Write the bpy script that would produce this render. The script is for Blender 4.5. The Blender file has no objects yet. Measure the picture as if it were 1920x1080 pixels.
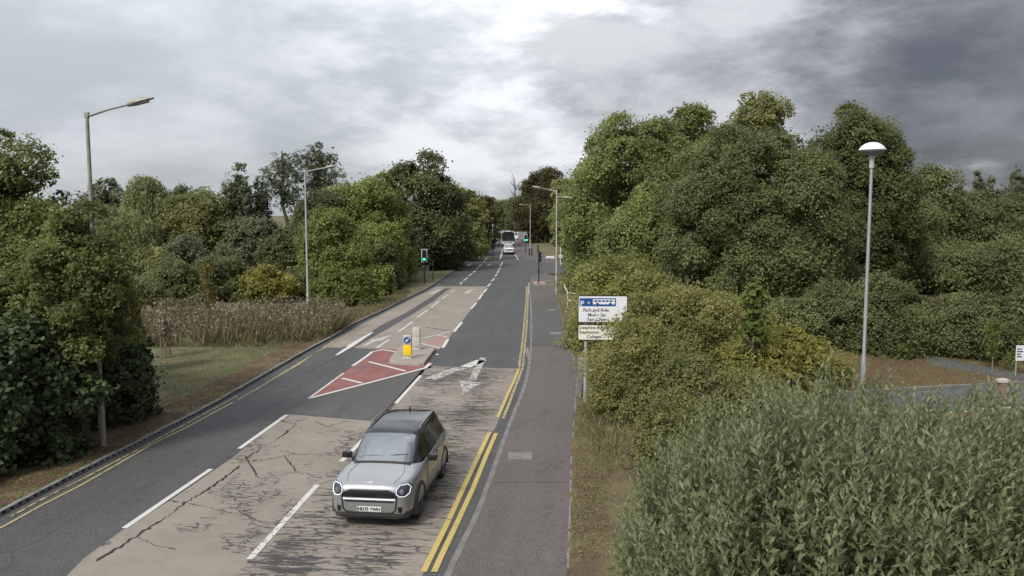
import bpy, bmesh, math, random
import numpy as np
from mathutils import Vector, Matrix
from mathutils.bvhtree import BVHTree

S = bpy.context.scene
COL = S.collection
R = math.radians

# ---------------------------------------------------------------- camera
CAM_H, F, PITCH = 6.4, 1500.0, R(5.33)
cam = bpy.data.cameras.new('camera'); camo = bpy.data.objects.new('camera', cam); COL.objects.link(camo)
cam.sensor_width = 36; cam.lens = 36 * F / 1920; cam.clip_end = 3000; cam.clip_start = .1
camo.location = (0, 0, CAM_H); camo.rotation_euler = (R(90) - PITCH, 0, 0)
S.camera = camo

# ---------------------------------------------------------------- world
W = bpy.data.worlds.new('World'); S.world = W; W.use_nodes = True
SUN_EL, SUN_AZ = R(42), R(215)          # azimuth from +Y towards +X
nt = W.node_tree; nt.nodes.clear()
def N(t, **k):
    n = nt.nodes.new(t)
    for a, b in k.items(): setattr(n, a, b)
    return n
def L(a, b): nt.links.new(a, b)
def sock(v, s):
    if isinstance(v, (int, float)): s.default_value = v
    else: L(v, s)
def M(op, a, b=None, c=None, clamp=False):
    n = N('ShaderNodeMath', operation=op, use_clamp=clamp)
    sock(a, n.inputs[0])
    if b is not None: sock(b, n.inputs[1])
    if c is not None: sock(c, n.inputs[2])
    return n.outputs[0]
def SST(v, a, b, lo=0., hi=1.):
    n = N('ShaderNodeMapRange', interpolation_type='SMOOTHSTEP')
    sock(v, n.inputs[0]); n.inputs[1].default_value = a; n.inputs[2].default_value = b
    n.inputs[3].default_value = lo; n.inputs[4].default_value = hi
    return n.outputs[0]
def MIXC(f, a, b):
    n = N('ShaderNodeMix', data_type='RGBA'); sock(f, n.inputs[0])
    for v, s in ((a, n.inputs[6]), (b, n.inputs[7])):
        if isinstance(v, tuple): s.default_value = (*v, 1)
        else: L(v, s)
    return n.outputs[2]
def NOISE(v, sc, det=8., rough=.55, dist=0.):
    n = N('ShaderNodeTexNoise'); L(v, n.inputs['Vector']); n.inputs['Scale'].default_value = sc
    n.inputs['Detail'].default_value = det; n.inputs['Roughness'].default_value = rough; n.inputs['Distortion'].default_value = dist
    return n.outputs['Fac']
def COMB(x, y, z):
    n = N('ShaderNodeCombineXYZ'); sock(x, n.inputs[0]); sock(y, n.inputs[1]); sock(z, n.inputs[2]); return n.outputs[0]
tc = N('ShaderNodeTexCoord'); sp = N('ShaderNodeSeparateXYZ'); L(tc.outputs['Generated'], sp.inputs[0])
X, Y, Z = sp.outputs
zz = M('ADD', M('MAXIMUM', Z, 0.), .26)
cp = COMB(M('DIVIDE', X, zz), M('DIVIDE', Y, zz), 3.7)
nA = NOISE(cp, 1.7, 10, .6, .1)                 # cloud cells
nB = NOISE(cp, .7, 6, .5, .3)                   # big masses
nC = NOISE(COMB(M('MULTIPLY', X, 1.3), M('MULTIPLY', Y, 1.3), M('MULTIPLY', Z, 3.4)), 2.3, 12, .62, .15)
bank = M('ADD', M('ADD', X, M('MULTIPLY', M('SUBTRACT', nC, .5), .8)), M('MULTIPLY', M('SUBTRACT', Z, .12), .22))
dark1 = SST(bank, .05, .15)                      # grey shelf right of the road
dark2 = SST(bank, .24, .44)                      # the heavy rain cloud further right
nD = NOISE(COMB(M('MULTIPLY', X, 1.), M('MULTIPLY', Y, 1.), M('MULTIPLY', Z, 2.4)), 4.4, 12, .6, .1)
nE = M('ADD', M('MULTIPLY', nA, .4), M('MULTIPLY', nD, .6))
light = MIXC(SST(nE, .38, .66), (.415, .445, .475), (.60, .625, .66))
glow = M('MULTIPLY', SST(X, -.40, .0), SST(X, .36, .10))
light = MIXC(M('MULTIPLY', glow, SST(M('ADD', M('MULTIPLY', nB, .5), M('MULTIPLY', nD, .5)), .45, .56)), light, (.80, .81, .85))
grey = MIXC(SST(nE, .40, .60), (.215, .22, .245), (.52, .525, .55))
darkc = MIXC(SST(nE, .38, .66), (.088, .091, .108), (.225, .232, .255))
gap = M('MULTIPLY', M('MULTIPLY', SST(X, .44, .47), SST(X, .53, .50)), M('MULTIPLY', SST(Z, .062, .045), SST(Z, -.02, .02)))
c = MIXC(dark1, light, grey); c = MIXC(dark2, c, darkc)
c = MIXC(M('MULTIPLY', gap, SST(nD, .40, .55)), c, (.50, .51, .545))
over = M('DIVIDE', M('ADD', 1., M('MULTIPLY', M('MAXIMUM', Z, 0.), 2.)), 1.22)     # CIE overcast: brighter towards the zenith
vm = N('ShaderNodeVectorMath', operation='SCALE'); L(c, vm.inputs[0]); sock(M('MULTIPLY', over, 6.0), vm.inputs['Scale'])
sky = N('ShaderNodeTexSky', sky_type='NISHITA', sun_disc=False, sun_elevation=SUN_EL, sun_rotation=SUN_AZ)
fin = MIXC(.96, sky.outputs[0], vm.outputs[0])
bg = N('ShaderNodeBackground'); L(fin, bg.inputs[0]); bg.inputs[1].default_value = .1
ow = N('ShaderNodeOutputWorld'); L(bg.outputs[0], ow.inputs[0])

# ---------------------------------------------------------------- sun (veiled by cloud)
sl = bpy.data.lights.new('sun', 'SUN'); sl.energy = 1.5; sl.angle = R(12); sl.color = (1, .95, .86)
so = bpy.data.objects.new('sun', sl); COL.objects.link(so)
sd = Vector((math.sin(SUN_AZ) * math.cos(SUN_EL), math.cos(SUN_AZ) * math.cos(SUN_EL), math.sin(SUN_EL)))
so.rotation_euler = sd.to_track_quat('Z', 'Y').to_euler()
V = S.view_settings
V.view_transform = 'Standard'; V.look = 'None'; V.gamma = 1; V.use_curve_mapping = False; V.exposure = 1.0
try: S.display_settings.display_device = 'sRGB'
except Exception: pass

# ---------------------------------------------------------------- helpers: survey of the place from the photograph
cP, sP = math.cos(PITCH), math.sin(PITCH)
def ray(px, py):
    dx, dy = (px - 960) / F, (540 - py) / F
    return Vector((dx, dy * sP + cP, dy * cP - sP))
def G(px, py, z=0.):
    r = ray(px, py); t = (z - CAM_H) / r.z
    return Vector((r.x * t, r.y * t, z))
def AT(px, py, Y):
    r = ray(px, py); t = Y / r.y
    return Vector((r.x * t, Y, CAM_H + r.z * t))

# ---------------------------------------------------------------- helpers: objects
def prop(o, label=None, cat=None, group=None, kind=None):
    for k, v in (('label', label), ('category', cat), ('group', group), ('kind', kind)):
        if v: o[k] = v
    return o
def empty(name, loc, rz=0., label=None, cat=None, group=None, kind=None):
    o = bpy.data.objects.new(name, None); COL.objects.link(o)
    o.location = loc; o.rotation_euler = (0, 0, rz); o.empty_display_size = .2
    return prop(o, label, cat, group, kind)
def link(name, me, mat=None, parent=None, loc=None, rz=None):
    o = bpy.data.objects.new(name, me); COL.objects.link(o)
    if mat is not None and not me.materials: me.materials.append(mat)
    if parent: o.parent = parent
    if loc is not None: o.location = loc
    if rz is not None: o.rotation_euler = (0, 0, rz)
    return o
def build(name, bm, mat=None, parent=None, smooth=False, loc=None, rz=None, norm=True):
    if norm: bmesh.ops.recalc_face_normals(bm, faces=bm.faces)
    me = bpy.data.meshes.new(name); bm.to_mesh(me); bm.free()
    if smooth:
        me.polygons.foreach_set('use_smooth', [True] * len(me.polygons))
        try: me.set_sharp_from_angle(angle=R(38))
        except Exception: pass
    return link(name, me, mat, parent, loc, rz)
def copy_tree(o, parent=None):
    c_ = o.copy(); COL.objects.link(c_)
    if parent: c_.parent = parent
    for ch in list(o.children): copy_tree(ch, c_)
    return c_
def bx(bm, x0, x1, y0, y1, z0, z1, bev=0.):
    r = bmesh.ops.create_cube(bm, size=1)
    bmesh.ops.transform(bm, verts=r['verts'], matrix=Matrix.Translation(((x0+x1)/2, (y0+y1)/2, (z0+z1)/2)) @ Matrix.Diagonal((x1-x0, y1-y0, z1-z0, 1)))
    if bev:
        es = list({e for v in r['verts'] for e in v.link_edges})
        bmesh.ops.bevel(bm, geom=es, offset=bev, segments=2, affect='EDGES', profile=.6)
    return bm
def box(x0, x1, y0, y1, z0, z1, bev=0.): return bx(bmesh.new(), x0, x1, y0, y1, z0, z1, bev)
def tube(bm, pts, rads, n=8, cap=True):
    pts = [Vector(p) for p in pts]
    if not isinstance(rads, (list, tuple)): rads = [rads] * len(pts)
    rings = []
    for i, p in enumerate(pts):
        t = (pts[min(i+1, len(pts)-1)] - pts[max(i-1, 0)]).normalized()
        a = t.cross(Vector((0, 0, 1)) if abs(t.z) < .95 else Vector((1, 0, 0))).normalized(); b = t.cross(a)
        rings.append([bm.verts.new(p + (a*math.cos(2*math.pi*k/n) + b*math.sin(2*math.pi*k/n)) * rads[i]) for k in range(n)])
    for r0, r1 in zip(rings, rings[1:]):
        for k in range(n): bm.faces.new((r0[k], r0[(k+1) % n], r1[(k+1) % n], r1[k]))
    if cap: bm.faces.new(rings[0][::-1]); bm.faces.new(rings[-1])
    return bm
def lathe(bm, prof, n=20, axis='Z', at=(0, 0, 0)):
    at = Vector(at); rings = []
    for r, h in prof:
        ring = []
        for k in range(n):
            a = 2*math.pi*k/n
            d = Vector((r*math.cos(a), r*math.sin(a), h)) if axis == 'Z' else (Vector((h, r*math.cos(a), r*math.sin(a))) if axis == 'X' else Vector((r*math.cos(a), h, r*math.sin(a))))
            ring.append(bm.verts.new(at + d))
        rings.append(ring)
    for r0, r1 in zip(rings, rings[1:]):
        for k in range(n): bm.faces.new((r0[k], r0[(k+1) % n], r1[(k+1) % n], r1[k]))
    bm.faces.new(rings[0][::-1]); bm.faces.new(rings[-1])
    return bm
def poly_sheet(bm, pts):
    vs = [bm.verts.new(p) for p in pts]
    f = bm.faces.new(vs)
    if f.normal.z < 0 or (f.normal_update() or f.normal.z < 0): f.normal_flip()
    bmesh.ops.triangulate(bm, faces=[f])
    return bm
def sheet(name, pxpts, z, mat, parent=None, kind=None):
    bm = bmesh.new(); poly_sheet(bm, [G(x, y, z) for x, y in pxpts])
    o = build(name, bm, mat, parent, norm=False)
    return prop(o, kind=kind)
def plate(bm, pts2, y0, y1):            # polygon in (x,z) extruded in y
    a = [bm.verts.new((x, y0, z)) for x, z in pts2]; b = [bm.verts.new((x, y1, z)) for x, z in pts2]
    bm.faces.new(a); bm.faces.new(b[::-1]); n = len(a)
    for i in range(n): bm.faces.new((a[i], b[i], b[(i+1) % n], a[(i+1) % n]))
    return bm
def rrect(x0, x1, z0, z1, r, n=4):
    out = []
    for cx, cz, a0 in ((x1-r, z1-r, 0), (x0+r, z1-r, 90), (x0+r, z0+r, 180), (x1-r, z0+r, 270)):
        for k in range(n+1):
            a = R(a0 + 90*k/n); out.append((cx + r*math.cos(a), cz + r*math.sin(a)))
    return out
def text(name, body, size, loc, mat, parent, align='LEFT', thick=.002):
    cu = bpy.data.curves.new(name, 'FONT'); cu.body = body; cu.size = size; cu.extrude = thick; cu.align_x = align; cu.resolution_u = 3
    cu.offset = size * .016
    t = bpy.data.objects.new('tmp', cu); COL.objects.link(t)
    me = bpy.data.meshes.new_from_object(t.evaluated_get(bpy.context.evaluated_depsgraph_get()))
    bpy.data.objects.remove(t); bpy.data.curves.remove(cu)
    me.name = name; me.materials.clear()
    o = link(name, me, mat, parent); o.location = loc; o.rotation_euler = (R(90), 0, 0)
    return o
def along(pts, step):                   # resample a polyline, return points and headings
    out, acc = [], 0.
    for a, b in zip(pts, pts[1:]):
        d = (b - a).length; h = math.atan2((b-a).y, (b-a).x)
        while acc < d:
            out.append((a + (b-a) * (acc/d), h)); acc += step
        acc -= d
    return out
def smooth_line(pts, k=6):              # Catmull-Rom through survey points
    o = []
    for i in range(len(pts)-1):
        p0, p1, p2, p3 = pts[max(i-1, 0)], pts[i], pts[i+1], pts[min(i+2, len(pts)-1)]
        for j in range(k):
            t = j/k
            o.append(.5*((2*p1) + (p2-p0)*t + (2*p0-5*p1+4*p2-p3)*t*t + (3*p1-p0-3*p2+p3)*t**3))
    o.append(pts[-1]); return o
def offset_line(pts, d):                # + is to the right of travel
    o = []
    for i, p in enumerate(pts):
        t = (pts[min(i+1, len(pts)-1)] - pts[max(i-1, 0)]); t.z = 0; t.normalize()
        o.append(p + Vector((t.y, -t.x, 0)) * d)
    return o
def ribbon(bm, a, b):
    va = [bm.verts.new(p) for p in a]; vb = [bm.verts.new(p) for p in b]
    for i in range(len(va)-1): bm.faces.new((va[i], vb[i], vb[i+1], va[i+1]))
    return bm

# ---------------------------------------------------------------- materials
class Mat:
    def __init__(s, name):
        s.m = bpy.data.materials.new(name); s.m.use_nodes = True; s.t = s.m.node_tree
        s.b = s.t.nodes['Principled BSDF']; s.out = s.t.nodes['Material Output']
        s.co = s.n('ShaderNodeTexCoord').outputs['Object']
    def n(s, t, **k):
        x = s.t.nodes.new(t)
        for a, b in k.items(): setattr(x, a, b)
        return x
    def l(s, a, b): s.t.links.new(a, b)
    def put(s, v, k):
        if isinstance(v, (int, float)): k.default_value = v
        elif isinstance(v, tuple): k.default_value = (*v, 1) if len(v) == 3 and len(k.default_value) == 4 else v
        else: s.l(v, k)
    def math(s, op, a, b=0., c=0., clamp=False):
        x = s.n('ShaderNodeMath', operation=op, use_clamp=clamp); s.put(a, x.inputs[0]); s.put(b, x.inputs[1]); s.put(c, x.inputs[2]); return x.outputs[0]
    def rng(s, v, a, b, lo=0., hi=1., typ='LINEAR'):
        x = s.n('ShaderNodeMapRange', interpolation_type=typ); s.put(v, x.inputs[0])
        for i, q in enumerate((a, b, lo, hi)): s.put(q, x.inputs[i+1])
        return x.outputs[0]
    def mapv(s, rot=(0, 0, 0), sc=(1, 1, 1), src=None, loc=(0, 0, 0)):
        x = s.n('ShaderNodeMapping'); s.l(src or s.co, x.inputs[0]); x.inputs['Rotation'].default_value = rot; x.inputs['Scale'].default_value = sc
        x.inputs['Location'].default_value = loc; return x.outputs[0]
    def noise(s, sc, det=4., rough=.55, vec=None, dist=0.):
        x = s.n('ShaderNodeTexNoise'); s.l(vec or s.co, x.inputs['Vector']); x.inputs['Scale'].default_value = sc; x.inputs['Detail'].default_value = det
        x.inputs['Roughness'].default_value = rough; x.inputs['Distortion'].default_value = dist; return x.outputs['Fac']
    def voro(s, sc, feat='DISTANCE_TO_EDGE', vec=None, out='Distance'):
        x = s.n('ShaderNodeTexVoronoi', feature=feat); s.l(vec or s.co, x.inputs['Vector']); x.inputs['Scale'].default_value = sc; return x.outputs[out]
    def mix(s, f, a, b):
        x = s.n('ShaderNodeMix', data_type='RGBA'); s.put(f, x.inputs[0]); s.put(a, x.inputs[6]); s.put(b, x.inputs[7]); return x.outputs[2]
    def fin(s, col, rough=.8, metal=0., bump=None, bstr=.3, bdist=.01, spec=.5):
        s.put(col, s.b.inputs['Base Color']); s.put(rough, s.b.inputs['Roughness']); s.put(metal, s.b.inputs['Metallic'])
        s.b.inputs['Specular IOR Level'].default_value = spec
        if bump is not None:
            x = s.n('ShaderNodeBump'); x.inputs['Strength'].default_value = bstr; x.inputs['Distance'].default_value = bdist
            s.l(bump, x.inputs['Height']); s.l(x.outputs[0], s.b.inputs['Normal'])
        return s.m
def plain(name, col, rough=.5, metal=0., var=.12, sc=6., spec=.5):
    m = Mat(name); n = m.noise(sc, 4, .6)
    return m.fin(m.mix(m.rng(n, .3, .7), tuple(c*(1-var) for c in col), tuple(min(1, c*(1+var)) for c in col)), rough, metal, spec=spec)
def glow_mat(name, col, e):
    m = Mat(name); m.fin(col, .4); m.b.inputs['Emission Color'].default_value = (*col, 1); m.b.inputs['Emission Strength'].default_value = e
    return m.m
def asphalt(name, c0, c1, tint=None, cracks=False):
    m = Mat(name)
    al = m.mapv(rot=(0, 0, R(5)))
    big = m.noise(.22, 4, .6); mid = m.noise(2.2, 5, .65); fine = m.noise(70, 3, .7)
    st = m.noise(1., 4, .6, vec=m.mapv(sc=(1.5, .07, 1), src=al))
    f = m.math('ADD', m.math('MULTIPLY', big, .4), m.math('ADD', m.math('MULTIPLY', mid, .28), m.math('MULTIPLY', st, .32)))
    col = m.mix(m.rng(f, .36, .64), c0, c1)
    agg = m.voro(55, 'F1', out='Color'); sx = m.n('ShaderNodeSeparateColor'); m.l(agg, sx.inputs[0])
    col = m.mix(m.rng(sx.outputs[0], .72, 1., 0, .45), col, tuple(min(1, x*2.1+.02) for x in c1))
    col = m.mix(m.rng(sx.outputs[1], .75, 1., 0, .5), col, tuple(x*.45 for x in c0))
    stn = m.noise(.9, 6, .72, vec=m.mapv(src=al, sc=(1.2, .5, 1), loc=(5.3, 2.2, 0)))
    col = m.mix(m.rng(stn, .56, .70, 0, .5), col, tuple(x*.55 for x in c0)); col = m.mix(m.rng(stn, .40, .30, 0, .35), col, tuple(min(1, x*1.35) for x in c1))
    if cracks:
        wv = m.mapv(src=al, sc=(.5, .11, 1))
        wob = m.n('ShaderNodeVectorMath', operation='ADD'); m.l(wv, wob.inputs[0])
        nx = m.n('ShaderNodeTexNoise'); m.l(m.co, nx.inputs['Vector']); nx.inputs['Scale'].default_value = .9
        sc = m.n('ShaderNodeVectorMath', operation='SCALE'); m.l(nx.outputs['Color'], sc.inputs[0]); sc.inputs['Scale'].default_value = .35; m.l(sc.outputs[0], wob.inputs[1])
        d = m.voro(1., vec=wob.outputs[0]); k = m.math('MULTIPLY', m.rng(d, .0, .014, 1, 0), m.rng(big, .42, .6))
        col = m.mix(m.math('MULTIPLY', k, .7), col, tuple(x*.35 for x in c0))
    return m.fin(col, m.rng(mid, .3, .7, .78, .92), bump=fine, bstr=.5, bdist=.006, spec=.35)
MT = {}
MT['asphalt'] = asphalt('road_asphalt', (.058, .058, .058), (.092, .092, .091), cracks=True)
MT['asphalt_new'] = asphalt('newer_asphalt', (.074, .072, .070), (.102, .098, .095))
MT['strip'] = asphalt('trench_asphalt', (.06, .058, .062), (.085, .082, .085))
MT['footway'] = asphalt('footway_asphalt', (.092, .079, .075), (.126, .109, .103))
MT['park'] = asphalt('car_park_asphalt', (.075, .078, .085), (.11, .113, .12))

def buff(name, heavy):
    m = Mat(name); al = m.mapv(rot=(0, 0, R(5.2)))
    sx = m.n('ShaderNodeSeparateXYZ'); m.l(al, sx.inputs[0])
    big = m.noise(.35, 3, .6); mid = m.noise(1.6, 5, .6)
    base = m.mix(m.rng(m.math('ADD', m.math('MULTIPLY', big, .5), m.math('MULTIPLY', mid, .5)), .36, .64), (.222, .194, .160), (.300, .264, .222))
    grit = m.noise(60, 3, .7); base = m.mix(m.rng(grit, .55, .8, 0, .35), base, (.42, .39, .35))
    base = m.mix(m.rng(m.noise(38, 3, .7), .6, .8, 0, .3), base, (.14, .12, .11))
    # warp for organic crack lines
    nx = m.n('ShaderNodeTexNoise'); m.l(m.co, nx.inputs['Vector']); nx.inputs['Scale'].default_value = 4.5; nx.inputs['Detail'].default_value = 6; nx.inputs['Roughness'].default_value = .65
    scv = m.n('ShaderNodeVectorMath', operation='SCALE'); m.l(nx.outputs['Color'], scv.inputs[0]); scv.inputs['Scale'].default_value = .16
    ad = m.n('ShaderNodeVectorMath', operation='ADD'); m.l(al, ad.inputs[0]); m.l(scv.outputs[0], ad.inputs[1]); wv = ad.outputs[0]
    zone = m.noise(.55, 3, .55, vec=m.mapv(src=al, sc=(.7, .5, 1), loc=(3.1, 1.7, 0)))
    if heavy == 0:      # far, sound patch: faint traffic polish only
        w = m.math('MULTIPLY', m.rng(m.noise(1.2, 6, .7, vec=m.mapv(src=al, sc=(.5, 3, 1))), .66, .76), .35)
    elif heavy == 1:    # cracked, mostly whole
        d1 = m.voro(1.05, vec=m.mapv(src=wv, sc=(.7, 1.5, 1))); d2 = m.voro(4.6, vec=m.mapv(src=wv, sc=(.6, 1.6, 1)))
        b2 = m.noise(1., 6, .68, vec=m.mapv(src=wv, sc=(1.6, 11, 1)))
        k1 = m.math('MULTIPLY', m.rng(d1, .003, .014, 1, 0), m.rng(zone, .50, .60))
        zz2 = m.math('ADD', zone, m.math('MULTIPLY', m.math('SUBTRACT', mid, .5), .6))
        k2 = m.math('MULTIPLY', m.rng(d2, .02, .11, 1, 0), m.rng(zz2, .50, .56))
        k3 = m.math('MULTIPLY', m.rng(b2, .585, .605), m.rng(zz2, .46, .58))
        w = m.math('MAXIMUM', m.math('MAXIMUM', k1, k2), k3)
    else:               # the running lane: worn through in bands across the road
        b1 = m.noise(1., 6, .62, vec=m.mapv(src=wv, sc=(.75, 7.5, 1))); b2 = m.noise(1., 6, .65, vec=m.mapv(src=wv, sc=(2.2, 17, 1)))
        d2 = m.voro(3.6, vec=m.mapv(src=wv, sc=(.55, 2.1, 1)))
        s_ = m.math('ADD', m.math('MULTIPLY', b1, .55), m.math('MULTIPLY', b2, .45))
        u = m.math('SUBTRACT', sx.outputs[0], -6.1)
        path = m.math('ADD', m.rng(m.math('ABSOLUTE', m.math('SUBTRACT', u, .75)), .25, .95, 1, 0, 'SMOOTHSTEP'), m.math('MULTIPLY', m.rng(m.math('ABSOLUTE', m.math('SUBTRACT', u, 2.3)), .2, .8, 1, 0, 'SMOOTHSTEP'), .55))
        thr = m.math('SUBTRACT', m.math('SUBTRACT', .588, m.math('MULTIPLY', path, .085)), m.math('MULTIPLY', m.math('SUBTRACT', zone, .5), .40))
        e = m.math('SUBTRACT', s_, thr); k1 = m.rng(e, -.004, .006)
        k2 = m.math('MULTIPLY', m.rng(d2, .02, .11, 1, 0), m.rng(e, -.12, -.04))
        w = m.math('MAXIMUM', k1, k2)
    dk = m.mix(mid, (.046, .043, .041), (.082, .079, .077))
    col = m.mix(w, base, dk)
    h = m.math('ADD', m.math('MULTIPLY', w, -1.), m.math('MULTIPLY', grit, .35))
    return m.fin(col, .88, bump=h, bstr=.5, bdist=.008, spec=.3)
MT['buff_far'] = buff('buff_surfacing', 0); MT['buff_cracked'] = buff('cracked_buff_surfacing', 1); MT['buff_worn'] = buff('worn_buff_surfacing', 2)
def paint(name, col, under, wear):
    m = Mat(name); a = m.noise(5, 6, .7); b = m.noise(30, 4, .7)
    f = m.math('ADD', m.math('MULTIPLY', a, .6), m.math('MULTIPLY', b, .4))
    k = m.rng(f, .62 - wear, .66 - wear)
    c_ = m.mix(m.noise(1.5, 4, .6), tuple(x*.82 for x in col), col)
    return m.fin(m.mix(k, c_, under), .7, bump=b, bstr=.15)
MT['white'] = paint('white_road_paint', (.62, .61, .575), (.10, .1, .1), .02)
MT['white_worn'] = paint('worn_white_road_paint', (.62, .60, .56), (.11, .105, .10), .085)
MT['white_scuffed'] = paint('scuffed_white_road_paint', (.56, .54, .50), (.13, .12, .11), .14)
MT['white_faint'] = paint('faded_white_road_paint', (.52, .49, .45), (.30, .265, .23), .10)
MT['yellow'] = paint('yellow_road_paint', (.52, .40, .125), (.16, .14, .12), .05)
MT['yellow_worn'] = paint('worn_yellow_road_paint', (.46, .39, .18), (.075, .074, .072), .125); MT['yellow_thin'] = paint('pale_yellow_road_paint', (.40, .36, .19), (.08, .08, .08), .07)
def redm():
    m = Mat('red_surfacing'); n = m.noise(1.2, 5, .6); g = m.noise(50, 3, .7)
    c_ = m.mix(m.rng(n, .35, .65), (.205, .072, .066), (.27, .115, .10)); c_ = m.mix(m.rng(g, .6, .8, 0, .4), c_, (.10, .06, .055)); tr_ = m.noise(1., 5, .65, vec=m.mapv(sc=(2.2, .35, 1), rot=(0, 0, R(5)))); c_ = m.mix(m.rng(tr_, .50, .66, 0, .6), c_, (.12, .085, .08)); c_ = m.mix(m.rng(m.noise(9, 5, .7), .60, .64, 0, .8), c_, (.085, .08, .08))
    return m.fin(c_, .88, bump=g, bstr=.4)
MT['red'] = redm(); MT['pink'] = plain('faded_red_surfacing', (.30, .19, .165), .9, sc=3)
def concrete(name, c0, c1):
    m = Mat(name); a = m.noise(2.5, 6, .65); g = m.noise(45, 4, .7)
    c_ = m.mix(m.rng(a, .32, .68), c0, c1); c_ = m.mix(m.rng(g, .58, .75, 0, .5), c_, tuple(x*.5 for x in c0))
    return m.fin(c_, .9, bump=g, bstr=.4)
MT['kerb'] = concrete('kerb_concrete', (.135, .13, .122), (.20, .192, .18)); MT['kerb_drain'] = concrete('drain_kerb_concrete', (.19, .19, .182), (.27, .268, .255)); MT['crack'] = plain('open_crack', (.030, .026, .024), .95, 0, .3, 8)
MT['island'] = concrete('island_concrete', (.26, .225, .195), (.34, .30, .26)); MT['cover'] = concrete('cover_concrete', (.16, .152, .145), (.225, .215, .205))
MT['tactile'] = concrete('tactile_paving', (.34, .20, .165), (.42, .27, .22))
MT['dark_slot'] = plain('slot_grime', (.03, .028, .026), .95)
def ground_mat():
    m = Mat('dry_grass_ground'); a = m.noise(.16, 5, .6); b = m.noise(1.3, 6, .7); f = m.noise(14, 5, .75)
    g = m.mix(m.rng(f, .3, .7), (.055, .070, .030), (.115, .125, .060)); d = m.mix(m.rng(f, .3, .7), (.14, .11, .062), (.235, .19, .115))
    s_ = m.mix(m.rng(f, .35, .65), (.075, .052, .036), (.14, .10, .068))
    k = m.math('ADD', m.math('MULTIPLY', a, .6), m.math('MULTIPLY', b, .4))
    c_ = m.mix(m.rng(k, .44, .54), g, d); c_ = m.mix(m.rng(b, .58, .68, 0, .8), c_, s_)
    return m.fin(c_, .95, bump=f, bstr=.8, bdist=.04, spec=.15)
MT['ground'] = ground_mat()
def verge_mat(name, soil, dry, k0):
    m = Mat(name); b = m.noise(.9, 6, .7); f = m.noise(22, 5, .75)
    s_ = m.mix(m.rng(f, .3, .7), tuple(x*.6 for x in soil), tuple(x*1.35 for x in soil)); d = m.mix(m.rng(f, .3, .7), tuple(x*.7 for x in dry), tuple(x*1.3 for x in dry))
    return m.fin(m.mix(m.rng(b, k0-.06, k0+.06), s_, d), .95, bump=f, bstr=.9, bdist=.03, spec=.15)
MT['soil'] = verge_mat('verge_soil', (.125, .085, .058), (.18, .14, .088), .52); MT['rverge'] = verge_mat('bare_verge', (.125, .092, .062), (.16, .135, .07), .48)
MT['lawn'] = verge_mat('mown_dry_grass', (.19, .168, .098), (.115, .138, .064), .50)
MT['slope'] = verge_mat('parched_bank', (.135, .085, .05), (.14, .13, .06), .55)

MT['galv'] = plain('galvanised_steel', (.36, .38, .39), .5, .35, .1, 3); MT['column'] = plain('grey_column_paint', (.42, .44, .44), .5, .1, .1, 2)
MT['column_dirty'] = plain('weathered_column', (.27, .27, .235), .7, 0, .25, 3); MT['lantern'] = plain('lantern_grey', (.30, .31, .26), .5, .1)
MT['glass_lens'] = plain('lantern_lens', (.16, .165, .17), .2); MT['black'] = plain('black_paint', (.012, .012, .013), .45); MT['blackgloss'] = plain('black_gloss', (.016, .017, .019), .09, 0, .05)
MT['rubber'] = plain('tyre_rubber', (.018, .018, .018), .85); MT['alloy'] = plain('alloy_wheel', (.34, .34, .35), .35, .6); MT['whitep'] = plain('white_plastic', (.72, .72, .70), .4, 0, .06)
MT['bollwhite'] = plain('dirty_white_plastic', (.50, .46, .41), .6, 0, .12, 7); MT['bollyellow'] = plain('yellow_plastic', (.86, .60, .015), .4, 0, .06)
MT['blue'] = plain('sign_blue', (.012, .075, .26), .4, 0, .05); MT['signwhite'] = plain('sign_white', (.76, .77, .80), .45, 0, .04); MT['signcream'] = plain('sign_cream', (.80, .78, .68), .45, 0, .05)
MT['signback'] = plain('sign_back_grey', (.24, .25, .26), .6, .1); MT['plate'] = plain('number_plate', (.78, .78, .76), .4, 0, .03)
MT['ink'] = plain('black_ink', (.01, .01, .012), .5); MT['brownpost'] = plain('brown_post', (.045, .03, .026), .7); MT['wood'] = plain('weathered_wood', (.20, .155, .11), .85, 0, .3, 9)
MT['green_on'] = glow_mat('green_signal', (.03, .95, .45), 2.2); MT['red_off'] = plain('dark_red_lens', (.05, .006, .006), .25); MT['amber_off'] = plain('dark_amber_lens', (.05, .025, .004), .25)
MT['led'] = glow_mat('daylight_lamp', (.78, .82, .86), .22); MT['blue_drl'] = plain('headlamp_glass', (.05, .055, .085), .08)
MT['cabinet'] = plain('cabinet_grey_green', (.28, .30, .27), .6)
def paintm(name, col, metal, flake=0.):
    m = Mat(name); n = m.noise(400, 2, .5)
    m.fin(m.mix(m.rng(n, .3, .7), tuple(x*.92 for x in col), tuple(min(1, x*1.08) for x in col)), .33, metal)
    m.b.inputs['Coat Weight'].default_value = .8; m.b.inputs['Coat Roughness'].default_value = .05
    return m.m
MT['silver'] = paintm('silver_car_paint', (.32, .325, .33), .5); MT['whitecar'] = paintm('white_car_paint', (.72, .73, .74), 0.)
MT['bus_paint'] = paintm('bus_paint', (.30, .33, .33), 0.)
MT['clad'] = plain('grey_cladding', (.05, .05, .052), .65)
def glassm(name, base, k):
    m = Mat(name); m.fin(base, .12); g = m.n('ShaderNodeBsdfGlossy'); g.inputs['Roughness'].default_value = .04; g.inputs['Color'].default_value = (.9, .93, .95, 1)
    mx = m.n('ShaderNodeMixShader'); mx.inputs[0].default_value = k; m.l(m.b.outputs[0], mx.inputs[1]); m.l(g.outputs[0], mx.inputs[2]); m.l(mx.outputs[0], m.out.inputs[0])
    return m.m
MT['glass'] = glassm('side_glass', (.012, .014, .015), .10)
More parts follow.
